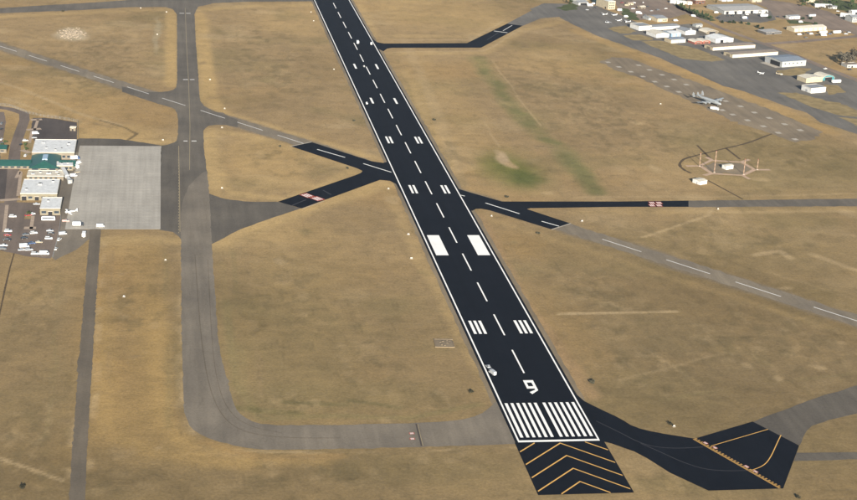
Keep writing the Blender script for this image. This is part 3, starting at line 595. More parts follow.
# paths and tracks by the antenna field
for pts, w, m in ((smooth_line(Z((670, 130), 7.145, [(760, 18), (680, 45), (540, 100), (400, 130), (200, 180), (100, 205), (65, 240), (80, 275), (150, 310)]), 2), 2.6, 'dirtdark'), (Z((670, 130), 7.145, [(400, 130), (500, 210)]), 2.2, 'dirtdark'),
                  (Z((670, 130), 7.145, [(195, 110), (290, 205)]), 2.2, 'dirtdark'), (Z((670, 130), 7.145, [(270, 360), (520, 495)]), 2.2, 'dirtdark')):
    strip('dirt_track', pts, w, m, zS, ragged=0.2)
sheet('gravel_patch', Z((670, 130), 7.145, [(235, 255), (310, 232), (500, 240), (590, 285), (520, 318), (310, 306)]), 'hard', zS+0.004, ragged=0.8)
for k, (a, b) in enumerate((((115, 258), (210, 258)), ((210, 258), (300, 215)), ((300, 215), (262, 195)), ((300, 218), (510, 230)), ((510, 230), (570, 212)), ((510, 230), (605, 285)), ((605, 285), (715, 285)), ((605, 285), (520, 325)), ((520, 325), (570, 352)), ((520, 325), (300, 312)), ((300, 312), (245, 325)), ((300, 312), (215, 255)))):
    strip('antenna_path', Z((670, 130), 7.145, [a, b]), 3.8, 'pinkpath', zP+0.004*(k % 5), ragged=.3)

# ---------------------------------------------------------------- buildings
GA = R(18.5)                                     # the hangar rows stand on one grid
def dist2(a, b): return math.dist(a, b)
def gable(w, d, h, rise, over, th, axis):
    """roof slabs as one shell of even thickness; axis 'x': ridge along the front, 'y': ridge runs back"""
    bm = bmesh.new(); W, Dp = (d, w) if axis == 'x' else (w, d)
    k = rise/(W/2); e = over
    prof = [(-e, h-e*k), (W/2, h+rise), (W+e, h-e*k), (W+e, h-e*k+th), (W/2, h+rise+th), (-e, h-e*k+th)]
    prism(bm, prof, -e, Dp+e)
    for v in bm.verts:
        x, y, z = v.co
        v.co = (x, y, z) if axis == 'x' else (y, x, z)
    return fix(bm)
def bld(name, label, mid, w, d, h, wall, roof, rk='flat', rise=1.0, ang=GA, cat='building', group=None, doors=(), left=(), windows=(), wz=None, trim=True):
    """front corner at mid; front runs right by w, side runs back by d"""
    root = tag(empty(name, (mid[0], mid[1], 0), ang), label, cat, group)
    bm = bmesh.new()
    if rk in ('flat', 'hip'): box(bm, 0, w, 0, d, 0, h)
    elif rk == 'x': prism(bm, [(0, 0), (d, 0), (d, h), (d/2, h+rise-.02), (0, h)], 0, w)
    elif rk == 'y':
        prism(bm, [(0, 0), (w, 0), (w, h), (w/2, h+rise-.02), (0, h)], 0, d)
        for v in bm.verts: v.co = (v.co.y, v.co.x, v.co.z)
    elif rk == 'arch':
        pr = [(0, 0), (w, 0)]+[(w/2+w/2*math.cos(math.pi*i/12), h+rise*math.sin(math.pi*i/12)) for i in range(13)]
        prism(bm, pr, 0, d)
        for v in bm.verts: v.co = (v.co.y, v.co.x, v.co.z)
    mesh_obj('wall', fix(bm), wall, root)
    bm = bmesh.new()
    if rk == 'flat':
        box(bm, -.12, w+.12, -.12, d+.12, h+.003, h+.22); mesh_obj('roof', bm, roof, root)
        bm = bmesh.new()                                    # parapet kerb round the roof
        for a in ((-.2, w+.2, -.2, .15), (-.2, w+.2, d-.15, d+.2), (-.2, .15, .15, d-.15), (w-.15, w+.2, .15, d-.15)): box(bm, *a, h+.06, h+.48)
        if trim: mesh_obj('parapet', bm, 'trim', root)
        else: bm.free()
    elif rk == 'hip':
        e = .6; q0 = [bm.verts.new(p) for p in ((-e, -e, h+.003), (w+e, -e, h+.003), (w+e, d+e, h+.003), (-e, d+e, h+.003), (w/2, d*.24, h+rise), (w/2, d*.76, h+rise))]
        for f in ((3, 2, 1, 0), (0, 1, 4), (1, 2, 5, 4), (2, 3, 5), (3, 0, 4, 5)): bm.faces.new([q0[i] for i in f])
        mesh_obj('roof', fix(bm), roof, root)
    elif rk in 'xy':
        bm.free(); mesh_obj('roof', gable(w, d, h+.003, rise, .35, .16, rk), roof, root)
    else:
        n = 16; A_, B_ = [], []
        for i in range(n+1):
            a = math.pi*i/n; A_.append((w/2+(w/2+.1)*math.cos(a), h+(rise+.1)*math.sin(a))); B_.append((w/2+(w/2+.3)*math.cos(a), h+(rise+.3)*math.sin(a)))
        prism(bm, B_+A_[::-1], -.3, d+.3)
        for v in bm.verts: v.co = (v.co.y, v.co.x, v.co.z)
        mesh_obj('roof', fix(bm), roof, root)
    for (x0, x1, z1, m) in doors:
        o = boxobj('door', (x0, x1, -.07, .05, 0, z1), m, root)
        boxobj('lintel', (x0-.2, x1+.2, -.11, .03, z1+.005, z1+.25), 'trim', o)
    for (y0, y1, z1, m) in left: boxobj('side_door', (-.07, .05, y0, y1, 0, z1), m, root)
    for (x0, x1, z0, z1) in windows:
        o = boxobj('window', (x0, x1, -.05, .05, z0, z1), 'glass', root); boxobj('sill', (x0-.1, x1+.1, -.14, .04, z0-.14, z0-.004), 'trim', o)
    return root
def bpx(mid, right, left=None, depth=None):
    a, b = G(*mid), G(*right); return a, dist2(a, b), (dist2(a, G(*left)) if left else depth)
def roof_units(root, spots, z):
    for x, y, w, d, h in spots:
        o = boxobj('roof_unit', (x, x+w, y, y+d, z+.3, z+.3+h), 'galv', root, 0.06)
        bm = bmesh.new(); cyl(bm, (x+w/2, y+d/2, z+.3+h-.02), (x+w/2, y+d/2, z+.3+h+.22), min(w, d)*.36, n=12); mesh_obj('fan_cowl', bm, 'dark', o)
def row_doors(w, n, z, m, gap=.5):
    s = w/n; return [(s*i+gap, s*(i+1)-gap, z, m) for i in range(n)]
HG, TG = 'hangars and sheds beside the grey apron', 'airport terminal buildings'
# --- hangar side
a, w, d = bpx((712.6, 50.7), (755.4, 47.8), (705, 47.4))
bld('hangar_row', 'long low cream hangar row behind the other cream row', a, 64, 17, 3.9, 'wall_cream', 'roof_tan', 'x', 1.0, group=HG, cat='hangar', doors=row_doors(64, 6, 3.1, 'trim', .25), left=[(5, 12, 3.0, 'wall_tan')])
a, w, d = bpx((732.3, 58), (775.8, 52.8), (724, 54.6))
bld('hangar_row', 'long low cream hangar row nearest the big grey hangar', a, 68, 17, 3.9, 'wall_cream', 'roof_tan', 'x', 1.0, group=HG, cat='hangar', doors=row_doors(68, 7, 3.1, 'trim', .25), left=[(5, 12, 3.0, 'wall_tan')])
a = G(781.6, 67.6)
hb_ = bld('large_hangar', 'large grey hangar with blue grey roof and open side door', a, 35.5, 31.5, 6.6, 'wall_grey', 'roof_bluegrey', 'x', 1.4, group=HG, cat='hangar', left=[(3.5, 21, 5.2, 'dark')], windows=[(4+6*i, 5.6+6*i, 3.4, 4.6) for i in range(5)])
for i in range(3): boxobj('sliding_panel', (-.55-.18*i, -.43-.18*i, 21.3+2.5*i, 26.0+2.0*i, 0, 5.4), 'doorgrey', hb_)
boxobj('door_sill', (-9, -.6, 1, 28, 0.05, .12), 'pad', hb_)
a = G(805.8, 83.1)
bld('hangar', 'cream hangar with shallow cream gable roof in front of the teal arch', a, 23.5, 15.5, 4.9, 'wall_cream', 'roof_cream', 'y', 1.3, group=HG, cat='hangar', doors=[(4, 19, 3.9, 'wall_cream')])
a = G(810.7, 93.5)
bld('hangar', 'white flat roofed hangar nearest the grass, below the cream one', a, 20.5, 16, 5.3, 'wall_white', 'roof_grey', 'flat', group=HG, cat='hangar', doors=[(3, 17.5, 4.2, 'wall_white')], left=[(6, 9, 2.6, 'doorgrey')])
a = G(822.5, 80.8)
bld('arch_hangar', 'arch roofed hangar with teal front and cream curved roof', a, 17, 17, 1.6, 'wall_teal', 'roof_cream', 'arch', 4.0, group=HG, cat='hangar', doors=[(3.5, 13.5, 3.4, 'dark')])
a = G(656.2, 38.1)
bld('hangar', 'cream white hangar with pale gable roof left of the blue shed', a, 19, 22, 4.6, 'wall_white', 'roof_cream', 'y', 1.2, group=HG, cat='hangar', doors=[(4, 15, 3.7, 'trim')])
a = G(638.8, 30.8)
bld('hangar', 'white hangar at the far left end of the hangar rows', a, 19, 20, 5.2, 'wall_white', 'roof_grey', 'flat', group=HG, cat='hangar', doors=[(3, 16, 4.2, 'wall_white')])
a = G(651, 30.6)
bld('hangar_row', 'long white walled hangar row with dark grey roof', a, 44, 15, 4.0, 'wall_white', 'roof_grey', 'x', .9, group=HG, cat='hangar', doors=row_doors(44, 5, 3.2, 'trim', .4))
a = G(671, 37.3)
bld('shed', 'shed with slate blue front and white roof', a, 15, 18, 4.4, 'wall_blue', 'roof_white', 'x', .9, group=HG, cat='shed', doors=[(2, 7, 3.2, 'doorgrey'), (9, 13, 3.2, 'doorgrey')])
a = G(685.2, 35.2)
bld('hangar', 'white gabled hangar right of the slate blue shed', a, 16, 20, 4.6, 'wall_white', 'roof_grey', 'y', 1.8, group=HG, cat='hangar', doors=[(3, 13, 3.8, 'wall_white')])
a = G(670.8, 43.5)
bld('hangar', 'cream fronted hangar nearest the grass island with blue grey roof', a, 22, 14, 4.2, 'wall_cream', 'roof_bluegrey', 'x', 1.0, group=HG, cat='hangar', doors=row_doors(22, 2, 3.3, 'trim'))
a = G(694.5, 44.6)
for i, t in enumerate(('red walled shed with tan arched roof, left one of the pair', 'red walled shed with tan arched roof, right one of the pair')):
    bld('arch_shed', t, (a[0]+12.3*i*math.cos(GA), a[1]+12.3*i*math.sin(GA)), 11.5, 14, 2.6, 'wall_red', 'roof_cream', 'arch', 1.5, group=HG, cat='shed', doors=[(3, 8.5, 2.6, 'wall_brown')])
a = G(706, 34.5)
bld('arch_hangar', 'tan arched hangar behind the two red sheds', a, 19, 16, 2.0, 'wall_tan', 'roof_cream', 'arch', 2.8, group=HG, cat='hangar', doors=[(5, 14, 3.0, 'dark')])
a = G(715.5, 43.2)
bld('hangar', 'pale grey gabled hangar with white end wall beside the red sheds', a, 27, 22, 4.4, 'wall_white', 'roof_white', 'y', 2.4, group=HG, cat='hangar', doors=[(7, 12, 3.4, 'dark'), (15, 20, 3.4, 'doorgrey')])
a = G(657.3, 22.3)
bld('workshop', 'tan workshop with hipped grey roof on the brown lot', a, 16, 24, 4.4, 'wall_cream', 'roof_grey', 'x', 1.6, group=HG, cat='building', doors=[(3, 7, 3, 'doorgrey')], windows=[(9, 11, 1.4, 2.8), (12.5, 14.5, 1.4, 2.8)])
a = G(648.5, 20.5)
bld('shed', 'low grey roofed shed joined to the left of the tan workshop', a, 12, 14, 3.0, 'wall_grey', 'roof_grey', 'x', 1.0, group=HG, cat='shed', doors=[(4, 8, 2.5, 'dark')])
a = G(794, 32.3)
bld('storage_building', 'long bright white storage building beside parked trailers', a, 54, 15, 4.4, 'wall_cream', 'roof_cream', 'x', 1.4, ang=R(20), cat='building', doors=row_doors(56, 7, 3.6, 'trim', 1.6))
a = G(789.5, 19.4)
bld('office', 'small white building with low roof beyond the long storage building', a, 17, 10, 3.6, 'wall_white', 'roof_grey', 'x', 1.1, ang=R(15), doors=[(7, 8.2, 2.1, 'dark')], windows=[(2, 4, 1.2, 2.4), (11, 13, 1.2, 2.4)])
a = G(766, 35)
bld('flat_building', 'low flat roofed grey green building between shrubs and road', a, 25, 18, 3.0, 'roof_dark', 'roof_pale', 'flat', doors=[(10, 12.5, 2.2, 'dark')], windows=[(2+4*i, 4+4*i, 1.2, 2.4) for i in range(2)]+[(14+4*i, 16+4*i, 1.2, 2.4) for i in range(3)], trim=False)
a = G(724, 14.6)
wh = bld('warehouse', 'large warehouse with wide grey roof and row of loading bays', a, 66, 44, 4.6, 'wall_grey', 'roof_pale', 'x', 1.6, ang=R(14), doors=[(3+6.5*i, 7+6.5*i, 3.9, ('dark', 'trim', 'dark', 'wall_white')[i % 4]) for i in range(10)])
a = G(695.5, 4.4)
bld('brick_building', 'brown walled building with flat roof at the top edge', a, 16, 20, 5.0, 'wall_brown', 'roof_tan', 'flat', doors=[(6, 9, 2.6, 'dark')], windows=[(1.5, 4, 1.5, 3), (11, 14, 1.5, 3)])
a = G(688, 5)
bld('white_shed', 'small white shed beside the brown building at the top', a, 7, 9, 3.6, 'wall_white', 'roof_cream', 'x', .8, doors=[(2, 5, 2.5, 'doorgrey')], cat='shed')
a = G(670, 3.4)
bld('long_shed', 'long white shed at the top beyond the tree row', a, 20, 10, 3.6, 'wall_white', 'roof_white', 'x', .9, doors=[(3, 6, 2.8, 'doorgrey'), (12, 15, 2.8, 'doorgrey')], cat='shed', ang=R(-25))
a = G(608, 9.8)
bld('tower_building', 'tall narrow white building by the parked light aircraft', a, 11, 30, 10.5, 'wall_cream', 'roof_white', 'flat', windows=[(1.5+3*i, 3.5+3*i, z, z+1.4) for i in range(3) for z in (1.6, 4.8, 8.0)], left=[(5, 8, 2.4, 'dark')])
a = G(599, 4)
bld('shed', 'teal walled shed left of the tall white building', a, 9, 16, 5, 'wall_teal', 'roof_teal' if 'roof_teal' in M else 'roof_bluegrey', 'x', 1.2, cat='shed', doors=[(2, 7, 3.6, 'dark')])
a = G(578.5, 5.5)
bld('hangar', 'grey hip roofed hangar at the upper end of the apron', a, 16, 18, 3.4, 'wall_grey', 'roof_grey', 'x', 1.8, cat='hangar', group=HG, doors=[(3, 13, 2.9, 'dark')])
a = G(573, 0.8)
bld('hangar', 'white roofed hangar at the top edge beyond the grey one', a, 26, 20, 4.6, 'wall_white', 'roof_white', 'x', 1.3, cat='hangar', group=HG, doors=[(4, 20, 3.8, 'trim')])
a = G(815, 7.2)
bld('long_shed', 'long narrow white shed in the trees at the upper right', a, 24, 8, 3.6, 'wall_white', 'roof_white', 'x', .7, cat='shed', ang=R(-6), doors=[(4, 7, 2.6, 'doorgrey'), (15, 18, 2.6, 'doorgrey')])
a = G(852, 22.6)
bld('house', 'grey walled building cut by the right edge near the top', a, 24, 16, 6.5, 'wall_grey', 'roof_grey', 'x', 2.4, cat='building', ang=R(14), doors=[(9, 11, 2.2, 'dark')], windows=[(2+3.5*i, 3.6+3.5*i, z, z+1.4) for i in (0, 1, 3, 4) for z in (1.2, 4.4)])
a = G(840, 17)
bld('white_shed', 'slanted white roofed shed left of the grey edge building', a, 14, 9, 3.8, 'wall_white', 'roof_white', 'x', 1.4, cat='shed', ang=R(-35), doors=[(5, 9, 2.8, 'dark')])
a = G(852, 14.6)
bld('white_shed', 'white roofed shed behind the grey edge building', a, 18, 9, 4.2, 'wall_white', 'roof_white', 'x', 1.0, cat='shed', ang=R(10), doors=[(5, 9, 2.8, 'dark')])
a = G(847, 68)
bld('flat_building', 'low grey flat roofed building under grey trees at right edge', a, 18, 12, 3.2, 'wall_grey', 'roof_tan', 'flat', ang=R(12), doors=[(6, 8, 2.2, 'dark')], windows=[(1.5, 4, 1.2, 2.2), (10, 13, 1.2, 2.2)])
# navigation aid huts
a = G(699.9, 185.2)
bld('equipment_hut', 'larger white hut standing apart left of the antenna field', a, 8.6, 9, 3.2, 'wall_white', 'roof_cream', 'x', .5, ang=R(28), cat='hut', group='white equipment huts', doors=[(3, 4.2, 2.1, 'doorgrey')], left=[(3, 4.2, 2.1, 'doorgrey')])
a = G(726, 169.9)
bld('equipment_hut', 'smaller white hut in the middle of the antenna masts', a, 8.6, 5.5, 3.3, 'wall_white', 'roof_cream', 'x', .4, ang=R(24), cat='hut', group='white equipment huts', doors=[(3.4, 4.6, 2.1, 'doorgrey')])
# --- terminal side
a = G(20.5, 200.4)
b = bld('terminal_hall', 'wide hall with pale flat roof and cream front below the green roof', a, 28, 38, 5.4, 'wall_sand', 'roof_white', 'flat', ang=0, group=TG, cat='building', doors=[(1, 4.5, 3.4, 'dark'), (11, 14, 3.0, 'dark')], windows=[(6, 9, 1.4, 3.2), (16, 19, 1.4, 3.2), (21, 26, 1.4, 3.2)])
roof_units(b, [(12, 22, 3, 3, 1.2), (3, 9, 2, 2, .9), (22, 30, 2.2, 2.2, 1)], 5.4)
a = G(40.2, 215.1)
b = bld('terminal_annex', 'small annex with pale grey roof in front of the hall', a, 15, 27, 5.3, 'wall_sand', 'roof_white', 'flat', ang=0, group=TG, cat='building', doors=[(6, 9, 2.8, 'dark')], windows=[(1, 4.5, 1.3, 3.2), (10.5, 14, 1.3, 3.2)])
roof_units(b, [(4, 16, 2, 2, .9)], 5.3)
a = G(32, 152.5, 6.0)
b = bld('concourse_hall', 'pale roofed hall behind the green roofed terminal', a, 35, 40, 6.0, 'wall_tan', 'roof_white', 'flat', ang=0, group=TG, cat='building', windows=[(1+4*i, 3.4+4*i, 1.4, 3.4) for i in range(8)])
roof_units(b, [(28, 24, 2.4, 2.4, 1.2), (10, 12, 2, 2, .9), (6, 28, 3, 2, 1), (18, 6, 2, 2, .8)], 6.0)
# the green-roofed terminal is one building of three roofs
a = G(29.5, 172.5)
t = bld('terminal', 'green seamed roof terminal with gabled centre and two long wings', a, 23, 42, 3.6, 'wall_tan', 'roof_green', 'hip', 3.6, ang=0, group=TG, cat='building', doors=[(9, 14, 3.0, 'dark')], windows=[(2, 7, 1.4, 3.4), (16, 21, 1.4, 3.4)])
boxobj('skylight', (9.4, 13.6, 14, 28, 6.4, 7.6), 'skylight', t, .1)
for n_, x0, x1 in (('wing', -62, -.2), ('wing', 23.2, 36)):
    bm = bmesh.new(); prism(bm, [(10, 0), (28, 0), (28, 2.6), (19, 4.8), (10, 2.6)], x0, x1); wg = mesh_obj(n_, fix(bm), 'wall_tan', t)
    g_ = gable(x1-x0, 18, 2.65, 2.3, .6, .18, 'x')
    for v in g_.verts: v.co.x += x0; v.co.y += 10
    mesh_obj('wing_roof', g_, 'roof_green', wg)
    for k in range(int((x1-x0)/5)): boxobj('window', (x0+1+5*k, x0+4+5*k, 9.93, 10.05, .9, 2.2), 'glass', wg)
a = G(27, 180.3)
b = bld('low_wing', 'low beige roofed wing between green terminal and pale hall', a, 29, 16, 3.4, 'wall_tan', 'roof_cream', 'flat', ang=0, group=TG, cat='building', windows=[(2+4*i, 4+4*i, 1.2, 2.4) for i in range(6)])
roof_units(b, [(3, 4, 3, 2, 1), (9, 9, 2, 2, .8), (15, 5, 4, 2.4, 1.2), (22, 10, 2.4, 2, 1), (24, 3, 2, 2, .7)], 3.4)
a = G(56.5, 157.8)
b = bld('gate_building', 'cream flat roofed gate building east of the green gable', a, 12, 22, 4.8, 'wall_sand', 'roof_cream', 'flat', ang=0, group=TG, cat='building', doors=[(5, 7, 2.4, 'dark')], windows=[(1, 4, 1.3, 3), (8, 11, 1.3, 3)])
roof_units(b, [(3, 8, 2, 2, 1), (7, 15, 3, 2, 1)], 4.8)
a = G(57, 170.8)
b = bld('gate_building', 'pale roofed gate lounge facing the concrete apron', a, 13, 12, 4.0, 'wall_sand', 'roof_white', 'flat', ang=R(4), group=TG, cat='building', windows=[(1+3*i, 3+3*i, 1.2, 3) for i in range(4)])
roof_units(b, [(3, 4, 2, 2, .8), (8, 6, 2, 2, .8)], 4.0)
a = G(70, 131)
bld('gate_house', 'small tan kiosk at the right end of the dark car park', a, 5, 6, 3, 'wall_tan', 'roof_cream', 'x', .6, ang=R(-8), cat='hut', doors=[(1.8, 3, 2.1, 'dark')])
a = G(-1, 166.5)
bld('canopy_house', 'green roofed building at the left edge of the forecourt', G(-8, 153), 12, 14, 3.4, 'wall_tan', 'roof_green', 'x', 1.6, ang=0, cat='building', group=TG, windows=[(1, 4, 1.2, 2.4), (7, 10, 1.2, 2.4)])

# ---------------------------------------------------------------- vehicles
def prismy(bm, prof, y0, y1, mi=0):
    a = [bm.verts.new((x, y0, z)) for x, z in prof]; b = [bm.verts.new((x, y1, z)) for x, z in prof]; n = len(prof)
    bm.faces.new(a).material_index = mi; bm.faces.new(b[::-1]).material_index = mi
    for i in range(n): bm.faces.new((b[i], b[(i+1) % n], a[(i+1) % n], a[i])).material_index = mi
MESH = {}
def wheel_mesh(r=.34, wd=.24):
    key = ('w', r)
    if key not in MESH:
        bm = bmesh.new(); cyl(bm, (0, -wd/2, 0), (0, wd/2, 0), r, n=12); cyl(bm, (0, -wd/2-.01, 0), (0, wd/2+.01, 0), r*.58, n=10, mi=1)
        me_ = bpy.data.meshes.new('wheel'); fix(bm).to_mesh(me_); bm.free(); me_.materials.append(M['rubber']); me_.materials.append(M['galv']); MESH[key] = me_
    return MESH[key]
def part_mesh(key, fn, mats):
    k = (key,)+tuple(mats)
    if k not in MESH:
        bm = bmesh.new(); fn(bm); me_ = bpy.data.meshes.new(key.split('/')[-1]); fix(bm).to_mesh(me_); bm.free()
        for m in mats: me_.materials.append(M[m])
        MESH[k] = me_
    return MESH[k]
def add_part(root, name, me_, loc=(0, 0, 0)):
    o = bpy.data.objects.new(name, me_); o.location = loc; return link(o, root)
def taper(bm, b, t):        # b, t: x0,x1,y0,y1,z
    vs_ = [bm.verts.new((x, y, q[4])) for q in (b, t) for x, y in ((q[0], q[2]), (q[1], q[2]), (q[1], q[3]), (q[0], q[3]))]
    for f in ((0, 3, 2, 1), (4, 5, 6, 7), (0, 1, 5, 4), (1, 2, 6, 5), (2, 3, 7, 6), (3, 0, 4, 7)): bm.faces.new([vs_[i] for i in f])
SHAPES = {
 'car': dict(L=4.6, body=lambda b: prismy(b, [(-2.3, .38), (2.25, .38), (2.3, .62), (2.1, .80), (1.1, .93), (-1.75, .97), (-2.28, .85)], -.88, .88),
             cab=lambda b: taper(b, (-1.75, 1.15, -.80, .80, .93), (-1.05, .35, -.62, .62, 1.44)), top=lambda b: box(b, -1.0, .3, -.62, .62, 1.435, 1.50), wx=(-1.4, 1.42), wr=.34, wy=.78),
 'suv': dict(L=4.9, body=lambda b: prismy(b, [(-2.4, .42), (2.35, .42), (2.4, .75), (2.25, 1.0), (1.2, 1.12), (-2.35, 1.15)], -.95, .95),
             cab=lambda b: taper(b, (-2.3, 1.2, -.9, .9, 1.1), (-2.05, .55, -.74, .74, 1.74)), top=lambda b: box(b, -2.05, .52, -.74, .74, 1.735, 1.82), wx=(-1.5, 1.5), wr=.38, wy=.83),
 'pickup': dict(L=5.7, body=lambda b: (prismy(b, [(-2.8, .5), (2.8, .5), (2.82, .85), (2.6, 1.05), (1.4, 1.15), (-.7, 1.15), (-.7, .8), (-2.6, .8), (-2.6, 1.12), (-2.8, 1.12)], -.97, .97), box(b, -2.62, -.7, -.97, -.87, .8, 1.12), box(b, -2.62, -.7, .87, .97, .8, 1.12)),
             cab=lambda b: taper(b, (-.7, 1.4, -.92, .92, 1.14), (-.55, .75, -.75, .75, 1.76)), top=lambda b: box(b, -.55, .72, -.75, .75, 1.755, 1.84), wx=(-1.75, 1.8), wr=.42, wy=.84),
 'van': dict(L=6.0, body=lambda b: prismy(b, [(-3.0, .45), (2.95, .45), (3.0, .9), (2.7, 1.2), (2.0, 2.35), (1.7, 2.45), (-2.95, 2.45)], -1.0, 1.0),
             cab=lambda b: prismy(b, [(1.2, 1.35), (2.55, 1.32), (2.62, 1.36), (2.04, 2.2), (1.2, 2.2)], -1.02, 1.02), top=lambda b: box(b, -2.8, 1.4, -.7, .7, 2.455, 2.52), wx=(-1.9, 2.0), wr=.38, wy=.88),
 'box_truck': dict(L=8, body=lambda b: (prismy(b, [(2.0, .6), (4.0, .6), (4.02, 1.3), (3.8, 1.5), (3.5, 2.5), (2.0, 2.6)], -1.1, 1.1), box(b, -4.0, 2.0, -.5, .5, .55, .85)),
             cab=lambda b: prismy(b, [(2.6, 1.5), (3.83, 1.5), (3.52, 2.35), (2.6, 2.35)], -1.12, 1.12), top=lambda b: box(b, -4.1, 1.85, -1.25, 1.25, .9, 3.45), wx=(-2.6, 2.9), wr=.5, wy=.95),
 'trailer': dict(L=11, body=lambda b: (box(b, -5.5, 5.5, -1.25, 1.25, 1.0, 3.6), box(b, -5.0, 5.0, -.4, .4, .7, .98)),
             cab=lambda b: box(b, 5.49, 5.55, -1.0, 1.0, 1.3, 3.3), top=lambda b: box(b, -5.45, 5.45, -1.2, 1.2, 3.605, 3.7), wx=(-4.2, -3.0), wr=.5, wy=1.0),
 'tanker': dict(L=9, body=lambda b: (prismy(b, [(2.6, .6), (4.5, .6), (4.5, 1.5), (4.0, 2.5), (2.6, 2.6)], -1.15, 1.15), box(b, -4.4, 2.6, -.5, .5, .6, .9)),
             cab=lambda b: prismy(b, [(3.2, 1.5), (4.52, 1.5), (4.04, 2.35), (3.2, 2.35)], -1.17, 1.17), top=lambda b: loft(b, [ring((x, 0, 2.05), r, 14, 'x') for x, r in ((-4.5, .75), (-4.3, 1.1), (2.1, 1.1), (2.3, .75))]), wx=(-3.0, 3.4), wr=.52, wy=.95),
 'bus': dict(L=10, body=lambda b: prismy(b, [(-5, .45), (5, .45), (5.05, 1.4), (4.85, 3.0), (-5, 3.0)], -1.2, 1.2),
             cab=lambda b: box(b, -4.6, 4.4, -1.22, 1.22, 1.55, 2.5), top=lambda b: box(b, -4, 2, -.8, .8, 3.005, 3.2), wx=(-3.2, 3.3), wr=.5, wy=1.0)}
def vehicle(kind, color, loc, ang, label, cat, group=None, name=None, scale=1.0):
    S_ = SHAPES[kind]; r = tag(empty(name or {'car': 'car', 'suv': 'car', 'pickup': 'pickup_truck', 'van': 'van', 'box_truck': 'box_truck', 'trailer': 'trailer', 'tanker': 'fuel_truck', 'bus': 'bus'}[kind], (loc[0], loc[1], zP+.01), ang), label, cat, group)
    r.scale = (scale,)*3
    cm = 'car_'+color
    add_part(r, 'body', part_mesh(kind+'/body', S_['body'], [cm])); add_part(r, 'front_panel' if kind == 'trailer' else 'window', part_mesh(kind+'/cab', S_['cab'], ['trim' if kind == 'trailer' else 'glass']))
    add_part(r, {'box_truck': 'cargo_box', 'tanker': 'tank', 'bus': 'roof_unit'}.get(kind, 'roof'), part_mesh(kind+'/roof', S_['top'], [cm if kind != 'box_truck' or color == 'silver' else 'car_white']))
    for x in S_['wx']:
        for s in (-1, 1): add_part(r, 'wheel', wheel_mesh(S_['wr']), (x, s*S_['wy'], S_['wr']))
    return r
PG = 'cars in the terminal car park'
W, E_, Nn, Ss = math.pi, 0.0, math.pi/2, -math.pi/2
def zb(x, y): return G(x/5.43, 170+y/5.43)
def za(x, y): return G(x/6.25, 100+y/6.25)
for kind, c, (x, y), ang, lab in (
    ('suv', 'white', (70, 257), E_, 'white car parked alone in the upper car park bay'),
    ('car', 'silver', (200, 189), E_, 'silver car right in front of the cream hall'),
    ('car', 'red', (152, 250), R(200), 'red car by the planting bed in the car park'),
    ('car', 'white', (172, 243), R(200), 'white car touching the planting bed beside the red one'),
    ('suv', 'white', (45, 336), E_, 'white car topmost of the left hand car column'),
    ('car', 'red', (42, 357), E_, 'dark red car second from top in left hand column'),
    ('pickup', 'black', (36, 384), E_, 'black pickup third from top in left hand column'),
    ('car', 'white', (22, 414), E_, 'white car fourth from top in left hand column'),
    ('suv', 'grey', (14, 432), E_, 'grey car at the bottom of the left hand column'),
    ('car', 'grey', (140, 355), R(15), 'grey car at the left of the middle row pair'),
    ('suv', 'white', (183, 347), R(15), 'white car at the right of the middle row pair'),
    ('car', 'black', (132, 374), R(15), 'black car just below the grey middle row car'),
    ('car', 'blue', (174, 402), R(15), 'dark blue car above the bright white van'),
    ('van', 'white', (132, 420), R(10), 'bright white van in the middle of the lower rows'),
    ('car', 'silver', (118, 438), R(10), 'silver car below and left of the bright van'),
    ('suv', 'silver', (158, 438), R(10), 'silver car below and right of the bright van'),
    ('suv', 'white', (190, 460), E_, 'white car at the bottom edge of the car park'),
    ('van', 'white', (241, 460), E_, 'white van at the bottom right corner of the car park'),
    ('suv', 'white', (265, 376), E_, 'white car at the right side above the corner van'),
    ('car', 'black', (276, 348), E_, 'black car in the right hand pair beneath the annex'),
    ('car', 'silver', (272, 334), E_, 'silver car in the right hand pair beneath the annex'),
    ('car', 'tan', (212, 396), E_, 'tan car between the bright van and the right side')):
    vehicle(kind, c, zb(x, y), ang, lab, 'van' if kind == 'van' else ('pickup' if kind == 'pickup' else 'car'), PG, scale=1.15)
AV = 'service vehicles beside the terminal apron'
